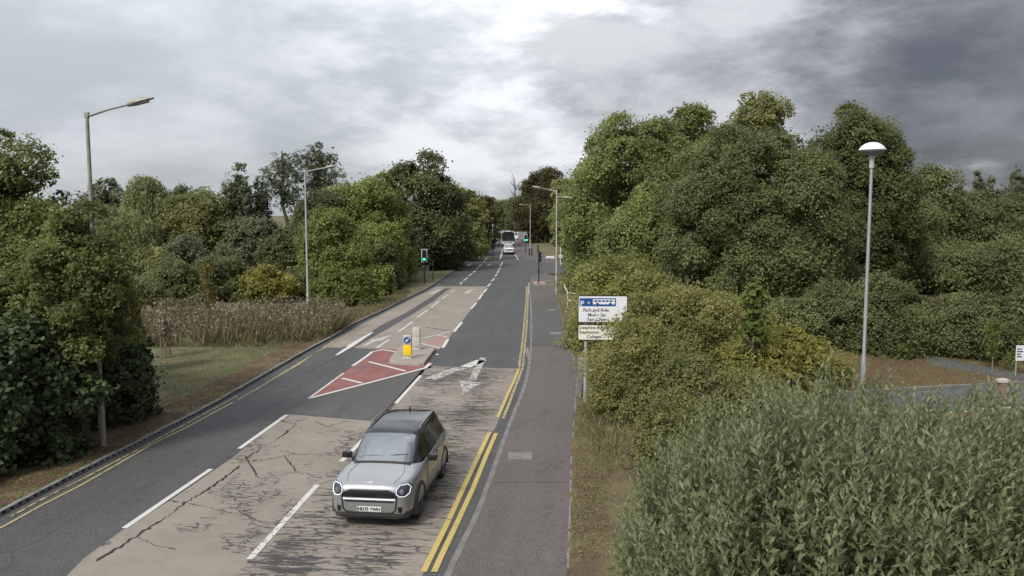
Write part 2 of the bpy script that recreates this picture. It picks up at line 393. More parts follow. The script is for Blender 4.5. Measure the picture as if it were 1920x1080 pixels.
def windscreen_mat():
    m = Mat('windscreen_glass')
    tr = m.n('ShaderNodeBsdfTransparent'); tr.inputs[0].default_value = (.70, .74, .74, 1); g = m.n('ShaderNodeBsdfGlossy'); g.inputs['Roughness'].default_value = .03; g.inputs[0].default_value = (.92, .95, .98, 1)
    mx = m.n('ShaderNodeMixShader'); mx.inputs[0].default_value = .30; m.l(tr.outputs[0], mx.inputs[1]); m.l(g.outputs[0], mx.inputs[2]); m.l(mx.outputs[0], m.out.inputs[0])
    return m.m
MT['screen'] = windscreen_mat()
def bark(name, c0, c1):
    m = Mat(name); v = m.mapv(sc=(6, 6, 1.2)); n = m.noise(2, 6, .7, vec=v)
    return m.fin(m.mix(m.rng(n, .3, .7), c0, c1), .95, bump=n, bstr=.8, bdist=.03, spec=.2)
MT['bark'] = bark('grey_brown_bark', (.05, .042, .034), (.13, .112, .09)); MT['palebark'] = bark('pale_bark', (.13, .12, .10), (.26, .24, .20))
def leaf(name, c0, c1, c2=None, p2=.9, trans=.45, rough=.55, spec=.3, dull=True):
    m = Mat(name); at = m.n('ShaderNodeAttribute', attribute_name='tint').outputs['Fac']
    c0, c1 = (tuple(x*2.3 for x in (max(c[0], .88*c[1]), c[1], c[2]*.92)) for c in (c0, c1)) if dull else (c0, c1)
    col = m.mix(m.rng(at, .15, .85), c0, c1)
    if c2: col = m.mix(m.rng(at, p2, p2+.03), col, c2)
    m.fin(col, rough, spec=spec)
    tl = m.n('ShaderNodeBsdfTranslucent'); m.l(col, tl.inputs[0]); mx = m.n('ShaderNodeMixShader'); mx.inputs[0].default_value = trans
    m.l(m.b.outputs[0], mx.inputs[1]); m.l(tl.outputs[0], mx.inputs[2]); m.l(mx.outputs[0], m.out.inputs[0])
    return m.m
LEAF = dict(
    sycamore=leaf('sycamore_leaf', (0.062, 0.084, 0.034), (0.129, 0.151, 0.056)),
    sycamore2=leaf('sycamore_leaf_dark', (0.048, 0.064, 0.031), (0.104, 0.120, 0.053)),
    oak=leaf('dark_oak_leaf', (0.028, 0.050, 0.022), (0.063, 0.095, 0.038)),
    maple=leaf('dark_maple_leaf', (0.036, 0.050, 0.025), (0.087, 0.104, 0.045)),
    green=leaf('mid_green_leaf', (0.062, 0.092, 0.031), (0.123, 0.157, 0.050)),
    olive=leaf('olive_leaf', (0.076, 0.084, 0.036), (0.154, 0.154, 0.064)),
    rusty=leaf('turning_leaf', (.080, .080, .034), (.155, .142, .060), (.17, .10, .06), .88, dull=False),
    bright=leaf('bright_shrub_leaf', (.115, .145, .036), (.225, .26, .07), dull=False),
    yellow=leaf('yellowing_leaf', (.19, .195, .055), (.36, .34, .09), (.40, .31, .06), .9, dull=False),
    haw=leaf('hawthorn_leaf', (.19, .198, .068), (.36, .345, .125), (.26, .14, .07), .88, dull=False),
    hawgreen=leaf('hawthorn_leaf_green', (.19, .21, .066), (.35, .36, .12), (.32, .28, .09), .9, dull=False),
    bramble=leaf('bramble_leaf', (.155, .175, .064), (.305, .305, .118), (.30, .20, .10), .86, dull=False),
    laurel=leaf('laurel_leaf', (.048, .070, .028), (.105, .135, .055), trans=.2, dull=False),
    ash=leaf('ash_leaf', (0.036, 0.059, 0.022), (0.087, 0.118, 0.042)),
    willow=leaf('sallow_leaf', (.150, .178, .085), (.31, .335, .185), (.36, .30, .10), .993, rough=.5, dull=False),
    weep=leaf('weeping_leaf', (0.084, 0.095, 0.048), (0.157, 0.161, 0.078)),
    poplar=leaf('poplar_leaf', (0.042, 0.064, 0.042), (0.092, 0.118, 0.070)),
    pine=leaf('pine_needle', (0.031, 0.050, 0.034), (0.077, 0.101, 0.064), trans=.1),
    wood=leaf('woodland_leaf', (0.048, 0.064, 0.031), (0.098, 0.112, 0.050)),
    weed=leaf('dry_weed', (.125, .106, .066), (.27, .23, .15), trans=.2, dull=False),
    grass=leaf('verge_grass', (.11, .115, .05), (.26, .215, .115), trans=.2, dull=False),
    orange=leaf('autumn_leaf', (.15, .135, .045), (.28, .22, .065), (.30, .15, .06), .85, dull=False),
)

# ================================================================ SETTING: ground, road, verges
def ext(a, b, d):                        # extend the line b->a beyond a
    v = (a - b); v.z = 0; return a + v.normalized() * d
Lpx = [(0, 968), (126, 902), (252, 838), (378, 773), (460, 727), (537, 682), (586, 654), (631, 630), (665, 609), (716, 585), (751, 567), (796, 545), (819, 531), (850, 509), (868, 497), (887, 484), (905, 470), (918, 458), (927, 447), (931, 441)]
LE = smooth_line([G(x, y) for x, y in Lpx], 6); LE = [ext(LE[0], LE[5], 22)] + LE; LE.append(ext(LE[-1], LE[-4], 60))
Rpx = [(852, 1047), (898, 948), (950, 806), (977, 737), (988, 696), (993, 655), (994.5, 604), (993, 560), (991, 535)]
RE = smooth_line([G(x, y) for x, y in Rpx], 6); RE = [ext(RE[0], RE[5], 18)] + RE
mouth = [G(x, y) for x, y in ((993, 526), (998, 521), (1007, 517.5), (1022, 515), (1062, 512))]
mouth_far = [G(x, y) for x, y in ((1058, 496), (1040, 494), (1014, 490), (987, 487), (974, 484), (968, 477), (965, 470))]
RF = [G(x, y) for x, y in ((963, 464), (957, 455), (949, 446), (944, 441))]; RF.append(ext(RF[-1], RF[-2], 60))
sidefar = [G(1130, 509), G(1130, 500)]

bm = bmesh.new(); bmesh.ops.create_grid(bm, x_segments=1, y_segments=1, size=1500)
prop(build('ground', bm, MT['ground'], loc=(0, 600, -.08), norm=False), kind='structure')
road = sheet('road', [], 0, None) if False else None
bm = bmesh.new(); poly_sheet(bm, LE + RF[::-1] + mouth_far[::-1] + sidefar[::-1] + mouth[::-1] + RE[::-1])
road = prop(build('road', bm, MT['asphalt'], norm=False), kind='structure')

KW, KH = .13, .10
LK = [Vector((p.x, p.y, KH)) for p in offset_line(LE, -KW)]
bm = bmesh.new(); far = [Vector((-420, LK[-1].y + 40, KH)), Vector((-420, -5, KH))]
poly_sheet(bm, LK + [Vector((LK[-1].x, 460, KH)), Vector((-420, 460, KH)), Vector((-420, -8, KH))])
prop(build('verge', bm, MT['lawn'], norm=False), kind='structure')
# bare earth along the kerb and under the laurels
inner = LK[:60]
bm = bmesh.new(); ribbon(bm, [p + Vector((0, 0, .004)) for p in inner], [Vector((p.x, p.y, KH+.004)) for p in offset_line(inner, -1.25 - .0)])
prop(build('bare_strip', bm, MT['soil'], norm=False), kind='structure')
near_k = [p for p in LK if p.y < 25.5]
bm = bmesh.new(); ribbon(bm, [p + Vector((-.02, 0, .008)) for p in near_k], [Vector((p.x, p.y, KH+.008)) for p in offset_line(near_k, -7.5)])
prop(build('bare_ground', bm, MT['soil'], norm=False), kind='structure')

FW = [G(x, y, KH) for x, y in ((1063, 1047), (1067, 950), (1070, 850), (1074, 799), (1079, 735), (1079, 693), (1076, 678), (1064, 635), (1050, 585), (1044, 562), (1041, 545), (1038, 530), (1050, 519))]
FW = smooth_line(FW[:-1], 4) + [FW[-1]]; FW = [ext(FW[0], FW[3], 16)] + FW
RK = [Vector((p.x, p.y, KH)) for p in offset_line(RE, KW)]
MK = [Vector((p.x, p.y, KH)) for p in offset_line(mouth, KW)]
bm = bmesh.new(); poly_sheet(bm, RK + MK[:-1] + FW[::-1])
footway = prop(build('footway', bm, MT['footway'], norm=False), kind='structure')
bm = bmesh.new(); poly_sheet(bm, FW + [G(1062, 513.5, KH), Vector((60, 80, KH)), Vector((60, -8, KH))])
prop(build('verge', bm, MT['rverge'], norm=False), kind='structure')
# the far corner of the junction: footway, then rough grass
MF = [Vector((p.x, p.y, KH)) for p in offset_line(mouth_far + RF, KW)]
outer = [Vector((p.x, p.y, KH)) for p in offset_line(mouth_far + RF, 4.2)]
bm = bmesh.new(); ribbon(bm, MF, outer)
prop(build('footway', bm, MT['footway'], norm=False), kind='structure')
bm = bmesh.new(); poly_sheet(bm, outer + [Vector((400, 460, KH)), Vector((400, 84, KH)), Vector((60, 84, KH))])
prop(build('verge', bm, MT['ground'], norm=False), kind='structure')

# car park lane at the right, its red patch, the parched bank and the path up it
prop(sheet('parched_bank', [(1500, 745), (1655, 736), (1890, 722), (2200, 712), (2200, 640), (1500, 650)], KH+.004, MT['slope']), kind='structure')
cpark = prop(sheet('car_park_lane', [(1380, 757), (1655, 737), (1760, 730), (1890, 724), (2200, 716), (2200, 900), (1380, 900)], KH+.010, MT['park']), kind='structure')
sheet('red_patch', [(1740, 791), (1748, 776), (1850, 770), (1850, 785)], KH+.014, MT['red'], cpark)
for q in (((1736, 793), (1738, 789), (1775, 786), (1774, 790)), ((1762, 775), (1763, 773), (1855, 767), (1855, 769.5)), ((1840, 768), (1842, 766), (1925, 761), (1925, 764))):
    sheet('white_line', q, KH+.018, MT['white'], cpark)
prop(sheet('path', [(1722, 662), (1742, 662), (1790, 676), (1925, 702), (1925, 716), (1830, 698), (1745, 684)], KH+.009, MT['park']), kind='structure')

# ---- kerbs, one stone at a time
def kerb_stone_mesh(name, l, slots, mat):
    bm = bmesh.new(); g = .008; h0, h1 = -.06, KH + .004; w = KW
    if not slots:
        bx(bm, g, l-g, 0, w, h0, h1, .012)
    else:                               # drain kerb: recessed mouths in the face
        n = slots; p = (l - 2*g) / n; xs = []
        def q(a, b, c_, d): bm.faces.new([bm.verts.new(v) for v in (a, b, c_, d)])
        x0, x1 = g, l-g; zl, zh = .010, .082
        q((x0, w, h1), (x0, 0, h1), (x1, 0, h1), (x1, w, h1)); q((x0, w, h0), (x1, w, h0), (x1, w, h1), (x0, w, h1))
        q((x0, 0, h0), (x0, w, h0), (x0, w, h1), (x0, 0, h1)); q((x1, w, h0), (x1, 0, h0), (x1, 0, h1), (x1, w, h1))
        q((x0, 0, zh), (x1, 0, zh), (x1, 0, h1), (x0, 0, h1)); q((x0, 0, h0), (x1, 0, h0), (x1, 0, zl), (x0, 0, zl))
        for k in range(n):
            a, b = x0 + p*k, x0 + p*(k+1); s0, s1 = a + p*.22, b - p*.22
            q((a, 0, zl), (s0, 0, zl), (s0, 0, zh), (a, 0, zh)); q((s1, 0, zl), (b, 0, zl), (b, 0, zh), (s1, 0, zh))
            dz = .11
            q((s0, dz, zl), (s1, dz, zl), (s1, dz, zh), (s0, dz, zh)); q((s0, 0, zl), (s0, dz, zl), (s0, dz, zh), (s0, 0, zh))
            q((s1, 0, zl), (s1, 0, zh), (s1, dz, zh), (s1, dz, zl)); q((s0, 0, zh), (s0, dz, zh), (s1, dz, zh), (s1, 0, zh)); q((s0, 0, zl), (s1, 0, zl), (s1, dz, zl), (s0, dz, zl))
        bmesh.ops.remove_doubles(bm, verts=bm.verts, dist=.0005)
    bmesh.ops.recalc_face_normals(bm, faces=bm.faces)
    me = bpy.data.meshes.new(name); bm.to_mesh(me); bm.free(); me.materials.append(mat); return me
rnd = random.Random(5)
def lay_kerb(name, line, step, mesh, far_mesh, far_step, y_far, side):
    k = prop(bpy.data.objects.new(name, None), kind='structure'); COL.objects.link(k)
    flat = [Vector((p.x, p.y, 0)) for p in line]
    ptsn = [(p, h) for p, h in along(flat, step)]
    for p, h in ptsn:
        if p.y > y_far or p.y < 8: continue
        o = link('kerb_stone', mesh, None, k); o.location = (p.x, p.y, rnd.uniform(-.006, .004)); o.rotation_euler = (0, rnd.uniform(-.006, .006), h + rnd.uniform(-.008, .008))
        if side < 0: o.scale = (1, -1, 1)
    fl = [p for p in flat if p.y > y_far - 2]
    if len(fl) > 2:
        bm = bmesh.new(); z = KH + .002; a = [Vector((p.x, p.y, z)) for p in fl]; b = [Vector((p.x, p.y, z)) for p in offset_line(fl, -KW if side > 0 else KW)]
        ribbon(bm, a, b); ribbon(bm, [Vector((p.x, p.y, -.05)) for p in a], a)
        o = build('kerb_run', bm, MT['kerb'], k); o['kind'] = 'stuff'
    return k
lay_kerb('drain_kerb', [p for p in LE if p.y < 45], .5, kerb_stone_mesh('kerb_stone', .5, 2, MT['kerb_drain']), None, .5, 44, 1)
lay_kerb('kerb', [p for p in LE if p.y > 44], .915, kerb_stone_mesh('kerb_stone', .915, 0, MT['kerb']), None, .9, 95, 1)
plain_stone = kerb_stone_mesh('kerb_stone', .915, 0, MT['kerb'])
lay_kerb('kerb', RE + mouth[1:], .915, plain_stone, None, .9, 95, -1)
lay_kerb('kerb', mouth_far + RF, .915, plain_stone, None, .9, 108, -1)
kb = prop(bpy.data.objects.new('car_park_kerb', None), kind='structure'); COL.objects.link(kb)
for p, h in along([G(x, y, KH) for x, y in ((1500, 748), (1655, 736), (1760, 729.5), (1890, 723), (2050, 717))], .915):
    o = link('kerb_stone', plain_stone, None, kb); o.location = (p.x, p.y, KH + .01); o.rotation_euler = (0, 0, h)
# thin concrete edging at the back of the footway, lying bare in places
ed = prop(bpy.data.objects.new('edging', None), kind='structure'); COL.objects.link(ed)
me = kerb_stone_mesh('edging_stone', .6, 0, MT['cover'])
for p, h in along([Vector((p.x, p.y, KH)) for p in FW[:-6]], .6):
    if p.y < 9: continue
    o = link('edging_stone', me, None, ed); o.location = (p.x, p.y, rnd.uniform(-.02, .012)); o.rotation_euler = (0, rnd.uniform(-.02, .02), h + rnd.uniform(-.015, .015)); o.scale = (1, -.4, 1)

# ---- surfacing laid on the road, then markings (each a sheet a few mm up)
Z1, Z2, Z3 = .004, .008, .012
sheet('buff_patch', [(120, 1085), (157, 1047), (235, 990), (315, 941), (437.5, 857), (535, 776), (705, 790), (690, 815), (595, 910), (470, 1045), (430, 1090)], Z1, MT['buff_cracked'], road)
sheet('worn_buff_patch', [(430, 1090), (470, 1045), (595, 910), (690, 815), (742, 757), (790, 705), (801, 686), (880, 688), (972, 691), (964, 720), (950, 752), (930, 800), (898, 850), (868, 920), (800, 1062), (785, 1092)], Z1, MT['buff_worn'], road)
sheet('buff_patch', [(604, 651), (640, 630), (676, 609), (725, 585), (760, 567), (804, 545), (818, 537), (913, 537), (905, 551), (893, 568), (878, 587), (862, 608), (850, 622), (838, 640), (824, 655), (742, 655)], Z1, MT['buff_far'], road)
sheet('newer_patch', [(540, 775), (581, 750), (797, 693), (812, 688), (800, 684), (788, 704), (741, 757), (706, 789)], Z1, MT['asphalt_new'], road)
sheet('red_hatching', [(582, 745), (641, 702), (661, 686), (698, 660), (706, 655), (750, 655), (810, 682), (797, 689.5)], Z2-.001, MT['red'], road)
sheet('pink_hatching', [(785, 650), (822, 630), (850, 621), (843, 633), (832, 650), (815, 654)], Z2-.001, MT['pink'], road)
sheet('trench_strip', [(560, 697), (597, 672), (640, 652), (665, 641), (712, 611), (760, 587), (800, 562), (834, 541), (846, 538.5), (812, 565), (772, 590), (728, 616), (690, 637), (655, 657), (610, 680), (575, 702)], Z2-.001, MT['strip'], road)
def stroke(name, pts, w, mat, z=Z3, taper=None):
    P = [G(x, y, z) for x, y in pts]; bm = bmesh.new()
    ribbon(bm, offset_line(P, -w/2), offset_line(P, w/2))
    for f in bm.faces:
        f.normal_update()
        if f.normal.z < 0: f.normal_flip()
    return build(name, bm, mat, road, norm=False)
for pts, w, m in (
    (((233, 990), (315, 934), (396, 879)), .13, 'white'), (((448.5, 841), (537, 778)), .13, 'white'),
    (((468, 1048), (532, 978), (595, 909)), .13, 'white_worn'), (((640, 865), (690, 815)), .13, 'white'), (((742, 756), (789, 704)), .13, 'white'),
    (((578, 747), (690, 718), (797, 690), (807, 681)), .16, 'white'), (((580, 746), (620, 717), (645, 699)), .09, 'white_worn'), (((661, 686), (686, 669), (698, 659.5), (719, 655)), .14, 'white'),
    (((719, 655.5), (743, 660)), .14, 'white'), (((691, 678), (760, 695.5)), .16, 'white'), (((641, 709), (679, 718)), .16, 'white'),
    (((790, 644), (822, 651.5)), .13, 'white'), (((790, 634.5), (819, 628), (850, 620)), .11, 'white_worn'), (((819, 628), (840, 632)), .13, 'white_worn'), (((798, 613), (850, 621)), .10, 'strip'),
    (((830, 652), (840, 636)), .16, 'white'), (((851, 622), (866, 604)), .16, 'white'),
    (((883, 579), (893, 568)), .15, 'white'), (((897.5, 561.7), (905, 551)), .15, 'white'), (((907, 549), (913, 541)), .15, 'white'), (((914, 537.5), (920, 531)), .15, 'white'), (((922, 527), (927, 522)), .15, 'white'),
    (((928, 518), (932, 514)), .15, 'white'), (((932.5, 512), (935, 507.5)), .15, 'white'), (((936, 506), (938, 502)), .15, 'white'), (((938, 499), (942.5, 492)), .16, 'white'), (((938, 486), (941, 474), (944, 462)), .2, 'white'),
    (((747.5, 621.6), (774, 603)), .11, 'white'), (((706, 652.5), (729, 636.6)), .11, 'white'), (((782, 595), (802, 581)), .11, 'white'), (((808.5, 576), (823.5, 564)), .11, 'white'), (((829, 560), (840, 552)), .11, 'white_worn'), (((845, 548), (852.6, 542)), .11, 'white_worn'),
    (((862.5, 533), (866.7, 529)), .15, 'white'), (((869, 526), (876.7, 521)), .15, 'white'), (((879, 517.5), (885, 513)), .15, 'white'), (((887, 511), (891.7, 506.7)), .15, 'white'), (((893, 504.7), (896.7, 501.3)), .15, 'white'), (((898, 500), (902, 496)), .15, 'white'), (((906.7, 491), (914, 483)), .15, 'white'),
    (((972, 487), (966, 478), (962, 470), (958, 462)), .16, 'white_worn'),
    (((808, 551), (818, 546), (825, 542.5)), .35, 'white_faint'), (((873, 550), (882, 544), (893, 543)), .35, 'white_faint'), (((877, 499), (882, 494)), .3, 'white_faint'), (((915, 498), (920, 495), (926, 496)), .3, 'white_faint'),
    (((992, 530), (990, 556)), .1, 'white_worn'),
):
    stroke('white_line' if m != 'strip' else 'tar_line', pts, w, MT[m])
def arrow(pts, mat): return sheet('arrow_marking', pts, Z3, MT[mat], road)
arrow([(628, 666), (643, 655), (655, 648), (646, 650.5), (697, 622), (700, 623), (664, 648), (650, 656), (634, 665.5)], 'white')
arrow([(679, 648.5), (697, 638.5), (692, 637.5), (712, 633.5), (736, 627.5), (716, 638), (704, 640), (684, 649)], 'white_faint')
stroke('arrow_marking', ((807, 711), (846, 695), (872, 688)), .55, MT['white_scuffed']); stroke('arrow_marking', ((868, 689), (888, 681.5), (903, 675.5)), .5, MT['white_worn']); stroke('arrow_marking', ((906, 670), (900, 683), (893, 697), (886, 712)), .28, MT['white_scuffed'])
arrow([(861, 713), (881, 715), (904, 717.5), (884, 729), (868, 741), (866, 728)], 'white_scuffed')
YA = 'yellow'
for pts, w, m in (
    (((794, 1072), (806, 1047), (840, 978), (871, 910), (897, 855), (918, 810)), .115, 'yellow'), (((814, 1072), (825, 1047), (858, 978), (887, 915), (910, 858), (930, 812)), .115, 'yellow'),
    (((933, 782), (944, 758), (953, 736), (964.5, 713), (973, 691)), .10, 'yellow'), (((943, 785), (956, 753), (964, 731), (971, 713), (980, 689)), .10, 'yellow_worn'),
    (((973, 690), (978, 653), (981, 627), (985, 582), (987, 560), (987, 536)), .10, 'yellow_worn'), (((980, 688), (984.5, 644), (988, 604), (990, 560), (990, 538)), .10, 'yellow_worn'),
    (((-60, 1020), (6, 987), (80, 946), (151, 910), (283, 834), (350, 801), (437, 754)), .075, 'yellow_thin'), (((20, 968), (90, 930), (158, 896), (290, 826), (370, 783), (445, 742)), .07, 'yellow_worn'),
    (((445, 750), (480, 730), (562, 682), (590, 663), (622, 645), (656, 625), (702, 597), (750, 573)), .07, 'yellow_worn'), (((500, 717), (560, 681), (612, 649), (650, 626)), .07, 'yellow_worn'),
):
    stroke('yellow_line', pts, w, MT[m], Z3+.001)
# open cracks in the cracked patch: ragged-edged thin sheets of exposed dark base
def crack(pts, w, seed):
    r = random.Random(seed); P = []
    for a, b in zip(pts, pts[1:]):
        n = 14
        for i in range(n): P.append((a[0]+(b[0]-a[0])*i/n + r.uniform(-1.8, 1.8), a[1]+(b[1]-a[1])*i/n + r.uniform(-1.8, 1.8)))
    P.append(pts[-1]); Q = [G(x, y, Z2) for x, y in P]
    bm = bmesh.new(); wl = []; wr = []; ww = w = w*.72
    for i, p in enumerate(offset_line(Q, 0)):
        ww = max(.010, min(w*1.9, ww * r.uniform(.5, 1.85))); t = Q[min(i+1, len(Q)-1)] - Q[max(i-1, 0)]; t.z = 0; t.normalize(); s = Vector((t.y, -t.x, 0)); e = .2 if i in (0, len(Q)-1) else 1
        wl.append(p - s*ww*.5*e); wr.append(p + s*ww*.5*e*r.uniform(.5, 1.3))
    ribbon(bm, wl, wr)
    for f in bm.faces:
        f.normal_update()
        if f.normal.z < 0: f.normal_flip()
    build('crack', bm, MT['crack'], road, norm=False)
for i, (pts, w) in enumerate((
    (((180, 1052), (255, 1005), (320, 964), (347, 941)), .06), (((345, 944), (400, 912), (450, 872)), .055), (((460, 859), (500, 835), (535, 812), (556, 795)), .06), (((556, 795), (520, 788)), .03),
    (((462, 858), (472, 876), (484, 897)), .04), (((484, 897), (560, 885), (592, 892)), .035), (((533, 852), (557, 887)), .035), (((347, 942), (313, 939)), .03), (((345, 942), (372, 947), (420, 957)), .03),
    (((470, 866), (505, 861), (560, 850)), .022), (((420, 857), (455, 862)), .022), (((255, 1005), (290, 1022), (330, 1030)), .025), (((560, 803), (600, 812), (640, 806)), .02), (((520, 846), (570, 852), (630, 850)), .02),
    (((590, 790), (612, 800), (655, 790)), .025), (((440, 955), (480, 975), (540, 985)), .02))):
    crack(pts, w, i)
# covers, tactile paving, footway joints
def slab(name, px, z0, h, mat, parent):
    P = [G(x, y, z0) for x, y in px]; bm = bmesh.new(); a = [bm.verts.new(p) for p in P]; b = [bm.verts.new(p + Vector((0, 0, h))) for p in P]
    bm.faces.new(b); n = len(a)
    for i in range(n): bm.faces.new((a[i], a[(i+1) % n], b[(i+1) % n], b[i]))
    return build(name, bm, mat, parent)
for q in (((952.5, 862), (953, 848.5), (975.5, 848.5), (975, 862)), ((975.8, 862), (976.3, 848.5), (997, 848.5), (997.5, 862)), ((1031, 627), (1031, 622.5), (1052, 622.5), (1053, 627)), ((1026, 582), (1026, 580), (1040, 580), (1040.5, 582))):
    slab('access_cover', q, KH, .006, MT['cover'], footway)
for i in range(3):
    for j in range(2):
        x0, x1 = 1000 + i*7.5, 1007 + i*7.5
        slab('tactile_slab', ((x0, 533 - j*3), (x0, 530.4 - j*3), (x1, 530.4 - j*3), (x1, 533 - j*3)), KH, .008, MT['tactile'], footway)
stroke('white_line', ((999, 534.4), (1036, 534.2)), .16, MT['white_worn'], KH+.006); stroke('white_line', ((1022, 526.5), (1040, 526.3)), .16, MT['white_worn'], KH+.006)
sheet('footway_patch', ((997, 648), (997, 560), (1044, 563), (1064, 637), (1068, 648)), KH+.003, MT['asphalt_new'], footway)
stroke('joint_line', ((997.5, 648.3), (1030, 648.6), (1069, 648)), .035, MT['crack'], KH+.006); stroke('joint_line', ((930, 905), (985, 903), (1068, 904)), .018, MT['strip'], KH+.006)
slab('pale_gully', ((984, 655), (983, 653), (991, 652), (992.5, 668), (991, 676)), .003, .006, MT['cover'], road)

# ================================================================ VEGETATION
NP = np.random.RandomState
def unit(a): return a / np.maximum(np.linalg.norm(a, axis=1, keepdims=True), 1e-9)
def leaf_mesh(name, P, Nn, size, tint, mat, rng, aspect=.7, axis=None):
    n = len(P)
    ref = rng.normal(size=(n, 3)) if axis is None else axis
    T = ref - Nn * np.sum(ref * Nn, axis=1, keepdims=True); T = unit(T); B = np.cross(Nn, T)
    s = size[:, None] * .5; w = s * aspect
    fold = Nn * s * .18
    Vv = np.empty((n, 4, 3)); Vv[:, 0] = P - T*s; Vv[:, 1] = P + B*w + fold; Vv[:, 2] = P + T*s; Vv[:, 3] = P - B*w + fold
    me = bpy.data.meshes.new(name)
    me.vertices.add(4*n); me.loops.add(4*n); me.polygons.add(n)
    me.vertices.foreach_set('co', Vv.astype(np.float32).ravel())
    me.loops.foreach_set('vertex_index', np.arange(4*n, dtype=np.int32))
    me.polygons.foreach_set('loop_start', np.arange(0, 4*n, 4, dtype=np.int32))
    try: me.polygons.foreach_set('loop_total', np.full(n, 4, dtype=np.int32))
    except Exception: pass
    at = me.attributes.new('tint', 'FLOAT', 'FACE'); at.data.foreach_set('value', tint.astype(np.float32))
    me.update(calc_edges=True); me.materials.append(mat)
    return me
def fib(n, rng, jit=.35):
    i = np.arange(n) + .5; ph = np.arccos(1 - 2*i/n); th = math.pi*(1+5**.5)*i + rng.uniform(0, 6.28)
    d = np.stack([np.cos(th)*np.sin(ph), np.sin(th)*np.sin(ph), np.cos(ph)], 1) + rng.normal(size=(n, 3))*jit*2/np.sqrt(n)
    return unit(d)
def crown(rng, rx, ry, z0, z1, leafs, cov=3.4, lobe=.34, lz=1., flat=.45, top=1., spread=.5, egg=0., rough=.42, back=.45, cl=14, gap=0., boost=1., skirt=.85, nr=.48, vs=.85):
    """clusters of leaves on lobes on an uneven ellipsoid; returns points, normals, sizes, tints and the lobe centres"""
    rz = (z1-z0)/2; cz = (z1+z0)/2; rm = (rx*ry*rz)**(1/3)
    nl = int(max(9, 3.6/(lobe*lobe)))
    D = fib(nl, rng); D = np.concatenate([D, unit(rng.normal(size=(nl//4, 3)))]); nl = len(D)
    fr = np.where(np.arange(nl) < nl - nl//4, rng.uniform(.82, 1.02, nl)-rough*rng.uniform(0, .5, nl), rng.uniform(.25, .6, nl))
    lr = rm*lobe*rng.uniform(.45, 1.35, nl)
    rad = np.array([rx, ry, rz]); C = D*fr[:, None]*np.maximum(rad - lr[:, None]*np.array([.75, .75, .75*min(lz, 1.6)]), rad*.25)
    w = 1 - egg*(C[:, 2]/rz); C[:, :2] *= w[:, None]
    dz = np.clip(D[:, 2], -.96, 0); C[:, :2] *= (1 + skirt*(1/np.sqrt(1-dz*dz) - 1))[:, None]
    keep = rng.uniform(size=nl) > gap; C, D, lr = C[keep], D[keep], lr[keep]; nl = len(C)
    ltint = rng.uniform(0, 1, nl)
    area = 4*math.pi*((rx*ry)**1.6/3 + (rx*rz)**1.6/3 + (ry*rz)**1.6/3)**(1/1.6)
    ntot = cov*area*boost/(leafs*leafs*.36); nc = int(ntot/cl)
    pr = lr**2*np.where(D[:, 1] > .35, back, 1.); pr /= pr.sum()
    li = rng.choice(nl, nc, p=pr)
    dd = unit(rng.normal(size=(nc, 3)) + D[li]*.75 + np.array([0, 0, .35*top]))
    rr = lr[li]*rng.uniform(.80, 1.12, nc); ro = rng.uniform(size=nc) < .13; rr[ro] *= rng.uniform(1.1, 1.5, ro.sum())
    fq = 2.6/lr[li][:, None]; q_ = (C[li] + dd*lr[li][:, None])*fq; rr = rr*(1 + .20*np.sin(q_[:, 0]*1.3+q_[:, 2]*.7)*np.cos(q_[:, 1]*1.1+1.+q_[:, 2]) + .10*np.sin(q_[:, 2]*2.7+q_[:, 0]*1.9))
    ctr = C[li] + dd*rr[:, None]*np.array([1, 1, lz])
    cn = unit(dd*.75 + np.array([0, 0, .5*top]) + rng.normal(size=(nc, 3))*.36)
    ct = rng.uniform(0, 1, nc); crad = lr[li]*.26*rng.uniform(.7, 1.3, nc); crad = np.minimum(crad, leafs*2.6)
    k = np.repeat(np.arange(nc), cl); n = len(k)
    off = rng.normal(size=(n, 3))*crad[k][:, None]*spread*1.5
    off -= cn[k]*np.sum(off*cn[k], 1, keepdims=True)*(1-flat)
    ctr[:, 2] = C[li, 2] + (ctr[:, 2]-C[li, 2])*vs
    P = ctr[k] + off; P[:, 2] += cz
    Nn = unit(cn[k] + rng.normal(size=(n, 3))*nr)
    tint = .50*ltint[li][k] + .26*ct[k] + .24*rng.uniform(size=n)
    size = leafs*rng.uniform(.65, 1.3, n)
    # big leaves deeper inside close the view through the crown
    ni = int(area*.9/(leafs*leafs*5))
    i2 = rng.choice(nl, ni, p=pr); d2 = unit(rng.normal(size=(ni, 3)))
    Pi = C[i2]*.9 + d2*(lr[i2]*rng.uniform(.3, .78, ni))[:, None]*np.array([1, 1, lz]); Pi[:, 2] += cz
    P = np.concatenate([P, Pi]); Nn = np.concatenate([Nn, unit(d2 + rng.normal(size=(ni, 3))*.6)]); size = np.concatenate([size, leafs*rng.uniform(1.8, 3., ni)]); tint = np.concatenate([tint, rng.uniform(0, .6, ni)])
    m = P[:, 2] > .02
    C = C.copy(); C[:, 2] += cz
    return P[m], Nn[m], size[m], tint[m], C
